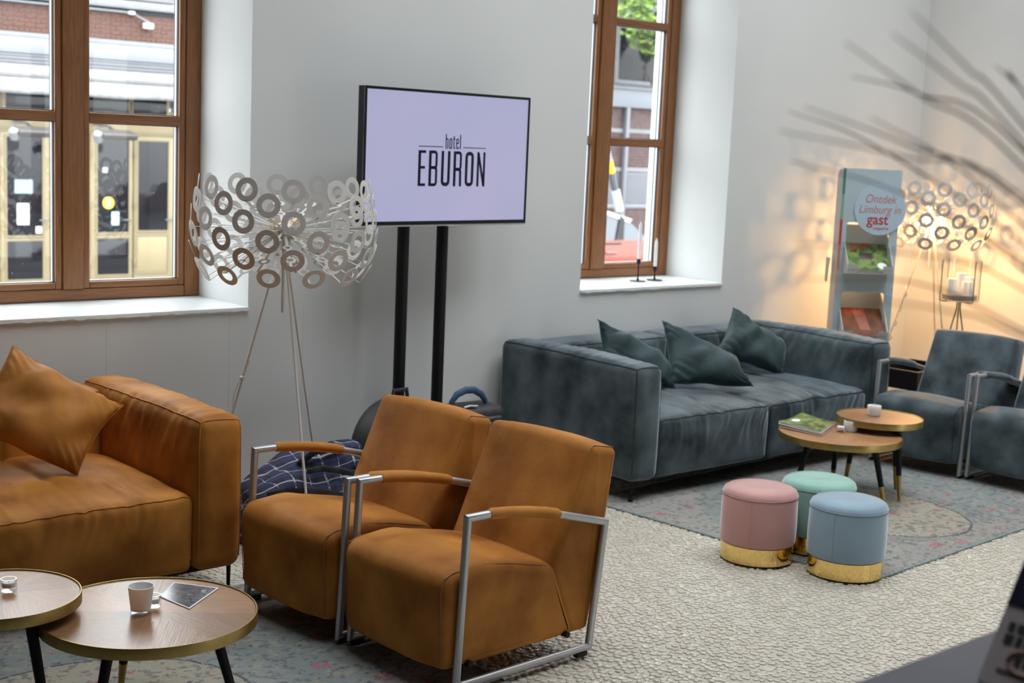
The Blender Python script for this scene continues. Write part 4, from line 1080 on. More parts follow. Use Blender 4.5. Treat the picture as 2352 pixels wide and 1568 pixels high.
# ------------------------------------------------------------------ footstools
def pouf(label, loc, mat, rot):
    t = thing('footstool', label, 'footstool', loc, rot, 'round velvet footstools')
    r = 0.1615; H = 0.325; g = 0.080
    mb = MB(); mb.lathe([(0, 0.0), (r-0.012, 0.0), (r-0.010, 0.006), (0, 0.006)], 64); mb.build('foot_ring', M['rubber'], t)
    mb = MB(); mb.lathe([(r-0.010, 0.006), (r-0.005, 0.008), (r-0.005, g), (r-0.010, g)], 96); mb.build('gold_base', M['gold'], t)
    n = 72; mb = MB(); vs = []; fs = []
    prof = [(0, g), (r-0.014, g), (r-0.002, g+0.004), (r+0.001, g+0.015), (r+0.002, 0.17), (r, H-0.045), (r-0.002, H-0.036), (r-0.003, H-0.034)]
    mb.lathe(prof, n); bd = mb.build('velvet_body', mat, t)
    mb = MB(); mb.lathe([(r-0.003, H-0.0345), (r-0.001, H-0.028), (r-0.006, H-0.015), (r-0.022, H-0.004), (r-0.06, H+0.003), (0.06, H+0.003), (0.02, H-0.001), (0.0, H-0.004)], n); mb.build('cushion_top', mat, t)
    mb = MB(); mb.tube([((r-0.0015)*math.cos(2*PI*k/n), (r-0.0015)*math.sin(2*PI*k/n), H-0.0335) for k in range(n)], 0.0032, 6, closed=True); mb.build('piping', mat, bd)
    mb = MB(); mb.tube([(r+0.002, 0, g+0.02), (r+0.003, 0, 0.17), (r+0.001, 0, H-0.04)], 0.0012, 5); mb.build('seam', mat, bd)
pouf('dusty pink velvet footstool with gold base', (4.685, 3.678, 0.004), M['pink'], 3.6)
pouf('mint green velvet footstool behind the pink and blue ones', (5.012, 3.612, 0.0112), M['mint'], 1.1)
pouf('light blue velvet footstool with gold base, nearest of three', (4.840, 3.330, 0.004), M['sky'], 3.4)

# ------------------------------------------------------------------ television on its stand
def television():
    ang = math.atan2(0.106, 1.10)
    t = thing('television', 'flat television showing a hotel logo on a pale lavender screen', 'television', (3.69, 5.30, 1.331), ang)
    W_, H_ = 1.105, 0.642
    mb = MB(); mb.rbox(0, W_, 0.004, 0.045, 0, H_, 0.004); mb.rbox(0.2, W_-0.2, 0.045, 0.061, 0.08, H_-0.1, 0.006); mb.build('housing', M['black'], t)
    mb = MB(); loop(mb, 0.0, W_, 0.002, H_, -0.004, 0.006, 0.013); mb.box(0.013, W_-0.013, -0.0038, 0.006, 0.0149, 0.0212); mb.build('bezel', M['black_gloss'], t)
    mb = MB(); mb.box(0.0, W_, -0.005, 0.006, -0.004, 0.003); mb.rbox(W_/2+0.0, W_/2+0.065, -0.006, 0.01, -0.010, -0.002, 0.004); mb.build('chrome_strip', M['steel'], t)
    m, n, l, b = nodes('lit_screen')
    b.inputs['Base Color'].default_value = (0.02, 0.02, 0.025, 1); b.inputs['Roughness'].default_value = 0.18
    tcx = n.new('ShaderNodeTexCoord'); nz = n.new('ShaderNodeTexNoise'); nz.inputs['Scale'].default_value = 2.2; nz.inputs['Detail'].default_value = 1
    l.new(tcx.outputs['Object'], nz.inputs['Vector'])
    c = mix_node(n, l, nz.outputs['Fac'], (0.41, 0.44, 0.66), (0.50, 0.47, 0.68))
    l.new(c, b.inputs['Emission Color']); b.inputs['Emission Strength'].default_value = 0.93
    mb = MB(); mb.box(0.013, W_-0.013, -0.0008, 0.004, 0.021, H_-0.011); sc = mb.build('screen', m, t)
    ink = P('logo_ink', (0.010, 0.010, 0.030), 0.3, 0.0, Specular_IOR_Level=0.2)
    Y = -0.0014; lw = 0.0175
    z0, z1 = 0.188, 0.358; u = lambda f: 0.013+(W_-0.026)*f
    def letter(fn):
        mb = MB(); fn(mb); mb.build('logo_letter', ink, sc)
    def rr(x0, x1, a, b, r, which):
        """polyline with rounded corners"""
        return fillet(which, r, 6)
    h = lw/2
    def E_(mb, x, w):
        stroke(mb, [(x+h, z0), (x+h, z1)], lw, y=Y); 
        for z in (z0+0.0065, (z0+z1)/2+0.004, z1-0.0065): stroke(mb, [(x+lw, z), (x+w-(0.004 if z0+0.02 < z < z1-0.02 else 0), z)], 0.013, y=Y)
    def openfil(pts, r):
        q = fillet(pts, [0 if i in (0, len(pts)-1) else r for i in range(len(pts))], 6); return q
    def B_(mb, x, w):
        stroke(mb, [(x+h, z0), (x+h, z1)], lw, y=Y); mz = (z0+z1)/2+0.004
        for a, b_ in ((z0+0.0065, mz), (mz, z1-0.0065)):
            stroke(mb, openfil([(x+lw, a), (x+w-h, a), (x+w-h, b_), (x+lw, b_)], 0.022), 0.0145, y=Y)
    def U_(mb, x, w): stroke(mb, openfil([(x+h, z1), (x+h, z0+h), (x+w-h, z0+h), (x+w-h, z1)], 0.03), lw, y=Y)
    def R_(mb, x, w):
        stroke(mb, [(x+h, z0), (x+h, z1)], lw, y=Y); mz = (z0+z1)/2-0.002
        stroke(mb, openfil([(x+lw, mz), (x+w-h, mz), (x+w-h, z1-0.0065), (x+lw, z1-0.0065)], 0.022), 0.0145, y=Y)
        stroke(mb, openfil([(x+lw, mz), (x+w-h-0.002, mz), (x+w-h, z0)], 0.022), 0.0155, y=Y)
    def O_(mb, x, w): stroke(mb, fillet([(x+h, z0+h), (x+w-h, z0+h), (x+w-h, z1-h), (x+h, z1-h)], 0.03, 6), lw, True, y=Y)
    def N_(mb, x, w):
        stroke(mb, [(x+h, z0), (x+h, z1)], lw*0.85, y=Y); stroke(mb, [(x+w-h, z0), (x+w-h, z1)], lw*0.85, y=Y); stroke(mb, [(x+h, z1-0.002), (x+w-h, z0+0.002)], lw*0.85, y=Y)
    xs = u(0.305); pitch_ = 0.0
    for fn, w, gap in ((E_, 0.049, 0.020), (B_, 0.059, 0.023), (U_, 0.060, 0.022), (R_, 0.058, 0.022), (O_, 0.059, 0.022), (N_, 0.060, 0.0)):
        letter(lambda mb, fn=fn, w=w, x=xs: fn(mb, x, w)); xs += w+gap
    xe = xs; xs0 = u(0.305)
    lz = 0.377; cxm = (xs0+xe)/2
    hx = cxm-0.052
    for a, b in ((xs0, hx-0.016), (hx+0.104+0.016, xe)):
        mb = MB(); stroke(mb, [(a, lz), (b, lz)], 0.0042, y=Y); mb.build('logo_line', ink, sc)
    hz0, hxh, hza = 0.368, 0.368+0.052, 0.368+0.071; w7 = 0.0068; k = w7/2
    def sl(fn):
        mb = MB(); fn(mb); mb.build('logo_letter', ink, sc)
    x = hx; ww = 0.0195
    sl(lambda mb, x=x: (stroke(mb, [(x+k, hz0), (x+k, hza)], w7, y=Y), stroke(mb, openfil([(x+k, hxh-0.01), (x+k, hxh-k), (x+ww-k, hxh-k), (x+ww-k, hz0)], 0.008), w7, y=Y)))
    x += 0.026
    sl(lambda mb, x=x: stroke(mb, fillet([(x+k, hz0+k), (x+ww-k, hz0+k), (x+ww-k, hxh-k), (x+k, hxh-k)], 0.008, 5), w7, True, y=Y))
    x += 0.025
    sl(lambda mb, x=x: (stroke(mb, openfil([(x+0.006, hza-0.008), (x+0.006, hz0+k), (x+0.0145, hz0+k)], 0.006), w7, y=Y), stroke(mb, [(x, hxh-0.003), (x+0.014, hxh-0.003)], 0.006, y=Y)))
    x += 0.020
    sl(lambda mb, x=x: stroke(mb, openfil([(x+ww-k, hz0+0.014), (x+ww-k, hz0+k), (x+k, hz0+k), (x+k, hxh-k), (x+ww-k, hxh-k), (x+ww-k, hz0+0.028), (x+k, hz0+0.028)], 0.007), w7*0.95, y=Y))
    x += 0.026
    sl(lambda mb, x=x: stroke(mb, [(x+k, hz0), (x+k, hza)], w7, y=Y))
television()
def tv_stand():
    t = thing('television_stand', 'black television stand with two round posts against the wall', 'stand', (4.15, 5.43, 0.006), math.atan2(0.106, 1.10))
    for x in (-0.13, 0.13):
        mb = MB(); mb.tube([(x, 0, 0.01), (x, 0, 1.80)], 0.0295, 24); mb.build('post', M['black'], t)
    mb = MB(); mb.rbox(-0.36, 0.36, -0.24, 0.17, 0.0, 0.012, 0.004); mb.build('base_plate', M['black'], t)
    mb = MB(); mb.rbox(-0.22, 0.22, -0.0355, -0.0285, 1.45, 1.75, 0.002); mb.build('mount_plate', M['black'], t)
tv_stand()

# ------------------------------------------------------------------ dandelion lamps
def ring_mesh():
    """one stem with its discs; along +X from hub, end disc stands across the stem"""
    R = 0.385; th = 0.0009; mb = MB(); n = 28
    def disc(center, ro, ri, ax, ay, nz):
        c = Vector(center); vs = []; fs = []
        for s in (1, -1):
            for r in (ro, ri):
                for k in range(n):
                    a = 2*PI*k/n; vs.append(c+ax*r*math.cos(a)+ay*r*math.sin(a)+nz*th*s)
        for k in range(n):
            j = (k+1) % n
            fs += [(k, j, n+j, n+k), (2*n+k, 3*n+k, 3*n+j, 2*n+j), (k, 2*n+k, 2*n+j, j), (n+k, n+j, 3*n+j, 3*n+k)]
        mb.add(vs, fs)
    X, Yv, Z = Vector((1, 0, 0)), Vector((0, 1, 0)), Vector((0, 0, 1))
    mb.box(0.035, 0.155, -0.006, 0.006, -th, th)
    disc((0.172, 0, 0), 0.0195, 0.0105, X, Yv, Z)
    mb.box(0.190, 0.262, -0.005, 0.005, -th, th)
    disc((0.286, 0, 0), 0.026, 0.0135, X, Yv, Z)
    mb.box(0.310, R, -0.006, 0.006, -th, th)
    return mb, disc, X, Yv, Z, R
def dandelion(label, loc, foot_ang, lit, spin):
    t = thing('floor_lamp', label, 'floor lamp', (loc[0], loc[1], loc[3]), 0, 'white ring floor lamps')
    hz = loc[2]-loc[3]
    mb, disc, X, Yv, Z, R = ring_mesh(); stem = mb.mesh('stem', M['white_metal'])
    mb2, disc2, X, Yv, Z, R = ring_mesh(); mb2.v.clear(); mb2.f.clear()
    disc2((0, 0, 0.046), 0.0485, 0.0255, Yv, Z, X); mb2.box(-0.0009, 0.0009, -0.006, 0.006, -0.001, 0.004)
    ring = mb2.mesh('ring', M['white_metal'])
    lats = [(20, 0.5), (11, 0.0), (1, 0.5), (-10, 0.0), (-21, 0.5), (-33, 0.0)]
    for lat, of in lats:
        for k in range(12):
            az = 2*PI*(k+of)/12+spin
            s = inst('stem', stem, t, (0, 0, hz)); s.rotation_euler = (0, -math.radians(lat), az)
            r = inst('ring', ring, s, (R, 0, 0), (0, 0, 0))
            if lat > 10: r.rotation_euler = (0, math.radians(lat*0.7), 0)
    mb = MB(); mb.lathe([(0, -0.05), (0.03, -0.045), (0.045, -0.01), (0.045, 0.015), (0.02, 0.03), (0, 0.03)], 24, (0, 0, hz)); mb.build('hub', M['white_metal'], t)
    mb = MB(); mb.tube([(0, 0, hz-0.35), (0, 0, hz-0.03)], 0.008, 10); mb.build('stem_tube', M['white_metal'], t)
    legs = []
    for a in foot_ang:
        a = math.radians(a); c, s = math.cos(a), math.sin(a)
        p0 = Vector((0.012*c, 0.012*s, hz-0.06)); p1 = Vector((0.36*c, 0.36*s, 0.0)); legs.append((p0, p1))
        mb = MB(); mb.tube([p0, p1], 0.0055, 8); mb.build('leg', M['white_metal'], t)
    # yellow lamp wires and bulbs
    bulbm = P('warm_bulb', (1, 0.8, 0.5), 0.3); pb = bulbm.node_tree.nodes['Principled BSDF']
    if lit: pb.inputs['Emission Color'].default_value = (1, 0.66, 0.30, 1); pb.inputs['Emission Strength'].default_value = 30
    yel = P('yellow_wire', (0.75, 0.42, 0.02), 0.4)
    for k in range(4):
        a = 2*PI*k/4+0.4; c, s = math.cos(a), math.sin(a)
        b = MB(); b.lathe([(0, -0.012), (0.008, -0.010), (0.010, 0), (0.007, 0.018), (0, 0.022)], 12, (0.058*c, 0.058*s, hz-0.02)); b.build('bulb', bulbm, t)
        w = MB(); w.tube([(0.04*c, 0.04*s, hz+0.02), (0.055*c, 0.055*s, hz+0.038), (0.07*c, 0.07*s, hz+0.03), (0.068*c, 0.068*s, hz+0.0)], 0.003, 6); w.build('wire', yel, t)
    return t, legs, hz
CA = math.degrees(math.atan2(-0.66, 0.75))
L1, legs1, hz1 = dandelion('unlit white ring floor lamp between the left window and television', (3.13, 5.06, 1.338, 0.006), (CA+172, CA+66, CA-58), False, math.radians(CA+90+180))
def cord(label, a, b, loc, n, rad, par_label_cat='cord', sag=0.01, turns=3):
    pts = []
    for k in range(n+1):
        q = k/n; p = a.lerp(b, q); w = rad+sag*math.sin(PI*q)
        pts.append((p.x+loc[0]+w*math.cos(turns*2*PI*q), p.y+loc[1]+w*math.sin(turns*2*PI*q), p.z+loc[2]))
    return pts
mb = MB(); a, b = legs1[0]; mb.tube(cord('', a.lerp(b, 0.40), a.lerp(b, 0.97), (0, 0, 0), 60, 0.009, sag=0.012, turns=2.2), 0.0028, 6); mb.build('lamp_cord', M['white_metal'], L1)
for q in (0.46, 0.67):
    p = a.lerp(b, q); mb = MB(); mb.rbox(p.x-0.011, p.x+0.011, p.y-0.011, p.y+0.011, p.z-0.009, p.z+0.009, 0.005); mb.build('cord_clip', M['white_metal'], L1)
L2, legs2, hz2 = dandelion('lit warm ring floor lamp in the far corner', (8.155, 5.14, 1.385, 0.006), (CA+172, CA+52, CA-68), True, math.radians(CA+98+180))
mb = MB(); a, b = legs2[0]; mb.tube(cord('', a.lerp(b, 0.30), a.lerp(b, 0.97), (0, 0, 0), 120, 0.010, sag=0.006, turns=9), 0.0035, 6); mb.build('lamp_cord', M['white_metal'], L2)
for k in range(2):
    pl = bpy.data.lights.new('lamp_bulb_light', 'POINT'); pl.energy = 27; pl.color = (1.0, 0.52, 0.17); pl.shadow_soft_size = 0.02
    po = bpy.data.objects.new('lamp_bulb_light', pl); COL.objects.link(po); po.location = (8.155+0.055*math.cos(0.4+PI*k), 5.14+0.055*math.sin(0.4+PI*k), 1.385-0.052)

# ------------------------------------------------------------------ luggage behind the armchairs
def duffel():
    t = thing('duffel_bag', 'navy plaid duffel bag with black straps behind the armchairs', 'bag', (3.215, 4.96, 0.007), math.radians(-4))
    def df(p, h):
        x = p[0]/h[0]; top = max(0, p[2]/h[2])
        p[2] -= 0.10*max(0, -x)**1.5*(0.4+top); p[2] -= 0.05*max(0, x)**2*top
        p[1] += 0.02*mn.noise(Vector((p[0]*7, p[2]*7, 2)))
        if p[1] < 0: p[1] -= 0.035*math.sin(PI*min(1, max(0, (p[2]+h[2])/(2*h[2]))))
        p[1] -= 0.014*math.sin((p[2]+0.15*p[0])*40+3*mn.noise(Vector((p[0]*6, p[2]*3, 1))))*(1 if p[1] < 0 else 0)
        p[2] += 0.018*mn.noise(Vector((p[0]*8, p[1]*6, 5)))*top
        return p
    mb = MB(); mb.rbox(-0.29, 0.29, -0.13, 0.13, 0.0, 0.40, 0.07, 4, (40, 14, 30), df); mb.build('bag_body', M['plaid'], t, angle=80)
    def band(zf, amp, r0_, name='black_band', x0=-0.28, x1=0.28):
        mb = MB(); pts = [(x0+(x1-x0)*k/30, -0.163-0.012*math.sin(PI*k/30)-0.006*math.sin(k*0.9), zf(k/30)) for k in range(31)]
        mb.tube(pts, r0_, 8, flat=0.6); mb.build(name, M['rubber'], t)
    band(lambda q: 0.255+0.03*math.sin(q*5+1)-0.06*(1-q)**2*0.3, 0, 0.020); band(lambda q: 0.07+0.045*(1-q)-0.02*math.sin(q*4), 0, 0.024); band(lambda q: 0.345-0.03*q+0.01*math.sin(q*8), 0, 0.013, x0=-0.1)
    mb = MB(); mb.rbox(0.14, 0.285, -0.178, -0.12, 0.02, 0.34, 0.02, 3, (4, 2, 8)); mb.build('end_pocket', M['rubber'], t)
    mb = MB(); mb.tube([(-0.10, -0.09, 0.36), (-0.05, -0.13, 0.415), (0.06, -0.13, 0.425), (0.13, -0.09, 0.395), (0.2, -0.05, 0.36)], 0.014, 8); mb.build('handle', M['rubber'], t)
    mb = MB(); mb.rbox(0.10, 0.24, -0.06, 0.06, 0.34, 0.415, 0.03, 3, (4, 4, 2)); mb.build('folded_flap', M['plaid'], t, angle=80)
duffel()
def backpack():
    t = thing('backpack', 'black rounded backpack leaning on the television stand posts', 'bag', (3.735, 5.02, 0.007), math.radians(8))
    bm_ = mottled('black_nylon', (0.010, 0.010, 0.012), (0.02, 0.02, 0.023), scale=8, rough=0.6)
    poly = [(-0.22, 0.0), (0.22, 0.0)]+arc(0, 0.33, 0.235, 0, 180, 18)
    def df_poly(y0, y1, s):
        mb = MB(); vs = []; fs = []; m = len(poly); ts = [0, 0.1, 0.3, 0.7, 0.9, 1]; ins = [0.12, 0.035, 0, 0, 0.035, 0.12]
        for tt, q in zip(ts, ins):
            for p in poly: vs.append((p[0]*(1-q)*s, y0+(y1-y0)*tt, 0.28+(p[1]-0.28)*(1-q)*s if s < 1 else p[1]*(1-q)+0.28*q*(1 if p[1] > 0.02 else 0)))
        for i in range(5):
            for j in range(m): fs.append((i*m+j, i*m+(j+1) % m, (i+1)*m+(j+1) % m, (i+1)*m+j))
        fs.append(tuple(range(m))); fs.append(tuple(5*m+j for j in range(m))); mb.add(vs, fs); return mb
    df_poly(-0.10, 0.10, 1.0).build('pack_body', bm_, t, angle=60)
    mb = MB(); mb.rbox(-0.16, 0.16, -0.145, -0.09, 0.04, 0.30, 0.03, 3, (4, 2, 4)); mb.build('front_pocket', bm_, t)
    mb = MB(); mb.tube([(p[0]*0.86, -0.104, 0.28+(p[1]-0.28)*0.86) for p in arc(0, 0.33, 0.235, 5, 175, 18)], 0.003, 6); mb.build('seam', P('grey_seam', (0.12, 0.12, 0.12), 0.6), t)
    mb = MB(); mb.tube([(-0.05, 0, 0.55), (-0.04, 0, 0.60), (0.04, 0, 0.60), (0.05, 0, 0.55)], 0.009, 8); mb.build('grab_loop', bm_, t)
backpack()
def suitcase():
    t = thing('suitcase', 'small black suitcase with blue handle behind the armchairs', 'suitcase', (4.17, 5.075, 0.007), math.radians(-3))
    mb = MB(); mb.rbox(-0.185, 0.185, -0.10, 0.10, 0.03, 0.485, 0.05, 4, (4, 2, 6)); bd = mb.build('case_body', mottled('black_ballistic_cloth', (0.012, 0.012, 0.014), (0.02, 0.02, 0.022), 30, 0.6), t)
    mb = MB(); mb.rbox(-0.14, 0.14, -0.125, -0.09, 0.08, 0.44, 0.025, 3, (4, 1, 4)); mb.build('front_pocket', P('black_trim', (0.014, 0.014, 0.016), 0.35), bd)
    mb = MB(); mb.rbox(-0.07, 0.10, -0.132, -0.12, 0.38, 0.415, 0.005); mb.build('grey_panel', P('dark_grey_panel', (0.05, 0.05, 0.055), 0.3), bd)
    hp = [(-0.105, -0.02, 0.475), (-0.10, -0.02, 0.505), (-0.07, -0.02, 0.540), (-0.02, -0.02, 0.558), (0.03, -0.02, 0.556), (0.075, -0.02, 0.532), (0.10, -0.02, 0.50), (0.105, -0.02, 0.475)]
    mb = MB(); mb.tube(hp, [0.009, 0.013, 0.0165, 0.0175, 0.0175, 0.0165, 0.013, 0.009], 12, flat=0.8); mb.build('blue_handle', P('blue_handle_cloth', (0.025, 0.065, 0.13), 0.6), t)
    mb = MB(); mb.tube([(-0.06, -0.07, 0.485), (-0.03, -0.075, 0.492), (0.0, -0.07, 0.487)], 0.005, 6); mb.tube([(-0.02, -0.075, 0.49), (0.012, -0.08, 0.489)], 0.004, 6); mb.build('zip_pull', M['steel'], t)
    for x in (-0.14, 0.14):
        mb = MB(); mb.lathe([(0, -0.02), (0.03, -0.02), (0.03, 0.02), (0, 0.02)], 16); mb.build('wheel', M['rubber'], t, (x, 0.04, 0.03), (0, PI/2, 0))
suitcase()

# ------------------------------------------------------------------ cardboard magazine stand
def text_mesh(body, size, shear=0.0, bold=0.0, scale_x=1.0):
    cu = bpy.data.curves.new('lettering', 'FONT'); cu.body = body; cu.size = size; cu.shear = shear; cu.align_x = 'CENTER'; cu.offset = bold; cu.extrude = 0.0003
    o = bpy.data.objects.new('lettering', cu); COL.objects.link(o)
    bpy.context.view_layer.update()
    me = bpy.data.meshes.new_from_object(o.evaluated_get(bpy.context.evaluated_depsgraph_get()))
    bpy.data.objects.remove(o); return me
def display():
    # faces the seating: local -y is the front
    t = thing('display_stand', 'pale blue cardboard magazine stand behind the blue sofa arm', 'display stand', (7.56, 5.22, 0.006), math.radians(-40))
    W_, H_ = 0.375, 1.665; yb = 0.14; x0, x1 = -W_/2, W_/2
    wins = [(1.005, 1.325), (0.585, 0.88), (0.16, 0.44)]
    pn = MB(); th = 0.006
    zs = [0.0]+[q for w in reversed(wins) for q in w]+[H_]
    m_ = 0.045
    for k in range(0, len(zs), 2): pn.box(x0, x1, 0, th, zs[k], zs[k+1])
    for (a, b) in wins:
        pn.box(x0, x0+m_, 0, th, a, b); pn.box(x1-m_-0.01, x1, 0, th, a, b)
        for (cx_, cz_, ax, az) in ((x0+m_, b, 1, -1), (x1-m_-0.01, b, -1, -1)):
            r = 0.02; pts = [(cx_, cz_)]+[(cx_+ax*(r-r*math.sin(PI/2*k/5)), cz_+az*(r-r*math.cos(PI/2*k/5))) for k in range(6)]
            pn.prism(pts, 0, th)
    pn.build('front_panel', M['card_blue'], t)
    sd = MB(); sd.prism(fillet([(0.004, 0), (yb, 0), (yb, H_-0.02), (0.004, H_)], [0, 0, 0.06, 0], 6), x0-0.0, x0+0.005, 'x'); sd.build('side_panel', M['card'], t)
    sd = MB(); sd.prism(fillet([(0.004, 0), (yb, 0), (yb, H_-0.02), (0.004, H_)], [0, 0, 0.06, 0], 6), x1-0.005, x1, 'x'); sd.build('side_panel', M['card'], t)
    fl_ = MB(); fl_.prism([(0.06, 1.09), (0.15, 1.085), (0.15, 0.93), (0.10, 0.93)], x0-0.035, x0-0.030, 'x'); fl_.build('side_flap', M['card'], t)
    # coloured strip down the left edge
    cols = [((0.06, 0.24, 0.17), 1.50, H_), ((0.22, 0.43, 0.36), 1.34, 1.50), ((0.52, 0.05, 0.07), 1.18, 1.34), ((0.60, 0.25, 0.18), 1.02, 1.18), ((0.66, 0.42, 0.38), 0.86, 1.02)]
    for c, a, b in cols:
        mb = MB(); mb.box(x0, x0+0.017, -0.0012, 0.0, a, b); mb.build('colour_bar', P('printed_bar', c, 0.5), t)
    d = MB(); cx_, cz_, r = 0.062, 1.415, 0.165
    d.prism([(cx_+r*math.cos(2*PI*k/48), cz_+r*math.sin(2*PI*k/48)) for k in range(48)], -0.007, -0.002); dk = d.build('round_sign', M['card_disc'], t)
    salmon = P('salmon_print', (0.55, 0.22, 0.15), 0.5); red = P('dark_red_print', (0.48, 0.03, 0.04), 0.5)
    for body, sz, shr, bold, z, mt, sx, dx in (('Ontdek', 0.075, 0.22, 0.0, 1.455, salmon, 0.86, -0.003), ('Limburg in', 0.075, 0.22, 0.0, 1.388, salmon, 0.84, -0.003), ('gast', 0.096, 0.0, 0.0012, 1.318, red, 0.9, -0.012), ('magazine', 0.027, 0.0, 0.0, 1.285, red, 1.0, 0.012)):
        me = text_mesh(body, sz, shr, bold); me.materials.append(mt)
        inst('lettering', me, dk, (cx_+dx, -0.0076, z), (PI/2, 0, 0), (sx, 1, 1))
    mags = [M['cover_green'], M['cover_red'], M['cover_green']]
    for i, (a, b) in enumerate(wins):
        tr = MB(); xa, xb = x0+m_-0.004, x1-m_+0.002
        # tray: sloping floor, back, sides and front lip
        zf = a+0.001; yf = -0.10
        tr.prism([(yf, zf), (0.125, zf+0.17), (0.125, zf+0.175), (yf, zf+0.005)], xa, xb, 'x')
        tr.prism([(yf-0.003, zf-0.0), (yf, zf), (yf-0.012, zf+0.055), (yf-0.015, zf+0.055)], xa, xa+0.062, 'x')
        tr.prism([(yf-0.003, zf-0.0), (yf, zf), (yf-0.012, zf+0.055), (yf-0.015, zf+0.055)], xb-0.062, xb, 'x')
        tr.prism([(0.120, zf+0.17), (0.125, zf+0.17), (0.125, zf+0.30), (0.120, zf+0.30)], xa, xb, 'x')
        for x in (xa, xb-0.004): tr.prism([(yf-0.014, zf+0.056), (yf-0.001, zf-0.002), (0.0, zf-0.006), (0.125, zf+0.17), (0.125, zf+0.29), (0.01, zf+0.19)], x, x+0.004, 'x')
        o = tr.build('tray', M['card'], t)
        if i == 2: continue
        g = thing('magazine', ['green garden magazine in the upper tray of cardboard stand', 'brown covered magazine in the middle tray of cardboard stand'][i], 'magazine', (0, 0, 0), 0, 'magazines in the cardboard stand')
        g.matrix_world = Matrix.Translation(t.location) @ Matrix.Rotation(math.radians(-40), 4, 'Z') @ Matrix.Translation((0.0, yf, zf+0.006)) @ Matrix.Rotation(math.atan2(0.17, 0.225), 4, 'X')
        mb = MB(); mb.rbox(xa+0.006, xb-0.006, 0.004, 0.262, 0.0, 0.020, 0.002); mb.build('pages', M['paper'], g)
        mb = MB(); mb.box(xa+0.006, xb-0.006, 0.004, 0.262, 0.0202, 0.0212); cv = mb.build('cover', mags[i], g)
        me = text_mesh('gast', 0.085, 0.0, 0.001); me.materials.append(P('cover_red_lettering', (0.50, 0.04, 0.03), 0.5)); inst('cover_lettering', me, cv, ((xa+xb)/2-0.03, 0.215, 0.0216))
        if i == 0:
            mb = MB(); mb.lathe([(0, 0.0212), (0.03, 0.0212), (0.03, 0.0216), (0, 0.0216)], 24); mb.build('cover_disc', M['paper'], cv, (xb-0.06, 0.05, 0))
            mb = MB(); mb.rbox(-0.045, 0.035, 0.11, 0.17, 0.0212, 0.0222, 0.0004); mb.build('cover_picture', P('dark_figure_print', (0.05, 0.025, 0.03), 0.4), cv)
        if i == 1:
            mb = MB(); mb.prism([(-0.05, 0.262), (0.03, 0.262), (0.045, 0.06), (-0.02, 0.06)], 0.0212, 0.0218, 'z'); mb.build('cover_picture', P('salmon_figure_print', (0.42, 0.16, 0.12), 0.4), cv)
display()

# ------------------------------------------------------------------ lantern and black side table in the corner
def lantern():
    t = thing('lantern', 'glass lantern with white pillar candles on thin wire tripod', 'lantern', (8.05, 4.83, 0.006))
    zb = 0.845; h = 0.265; r = 0.115
    mb = MB(); ax = math.radians(CA); c, s = math.cos(ax), math.sin(ax)
    for a in (CA+3, CA+93+20):
        a = math.radians(a); c, s = math.cos(a), math.sin(a); rr = r+0.012
        pts = [(rr*c, rr*s, zb+h)]+[(rr*c, rr*s, zb+0.02), (rr*c*0.98, rr*s*0.98, zb+0.004), (rr*c*0.9, rr*s*0.9, zb), (-rr*c*0.9, -rr*s*0.9, zb), (-rr*c*0.98, -rr*s*0.98, zb+0.004), (-rr*c, -rr*s, zb+0.02), (-rr*c, -rr*s, zb+h)]
        mb.tube(pts, 0.0036, 8)
    mb.build('wire_cradle', M['spring'], t)
    for a in (CA+185, CA+70, CA-45):
        a = math.radians(a); q = MB(); q.tube([(0.012*math.cos(a), 0.012*math.sin(a), zb), (0.012*math.cos(a), 0.012*math.sin(a), zb-0.05), (0.19*math.cos(a), 0.19*math.sin(a), 0.0)], 0.0045, 8); q.build('leg', M['spring'], t)
    mb = MB(); mb.lathe([(0, zb+0.006), (r, zb+0.006), (r+0.002, zb+0.012), (r+0.002, zb+h+0.01), (r-0.003, zb+h+0.01), (r-0.003, zb+0.014), (0, zb+0.014)], 40); mb.build('glass_jar', M['glass'], t)
    mb = MB(); mb.lathe([(0, zb+0.015), (r-0.005, zb+0.015), (r-0.005, zb+0.045), (0, zb+0.055)], 32); mb.build('sand', mottled('grey_sand', (0.34, 0.31, 0.29), (0.5, 0.47, 0.45), 120, 0.9), t)
    for (x, y, hh) in ((-0.05, 0.01, 0.10), (0.02, 0.045, 0.135), (0.055, 0.0, 0.115), (0.03, -0.055, 0.09)):
        ca, sa = math.cos(math.radians(CA)), math.sin(math.radians(CA)); X_, Y_ = x*ca-y*sa, x*sa+y*ca
        q = MB(); q.lathe([(0, 0), (0.034, 0), (0.034, hh-0.004), (0.031, hh), (0.012, hh-0.003), (0, hh-0.004)], 24, (X_, Y_, zb+0.045)); k = q.build('pillar_candle', M['wax'], t)
        q = MB(); q.tube([(X_, Y_, zb+0.045+hh-0.004), (X_, Y_, zb+0.045+hh+0.006)], 0.0012, 5); q.build('wick', M['black'], k)
lantern()
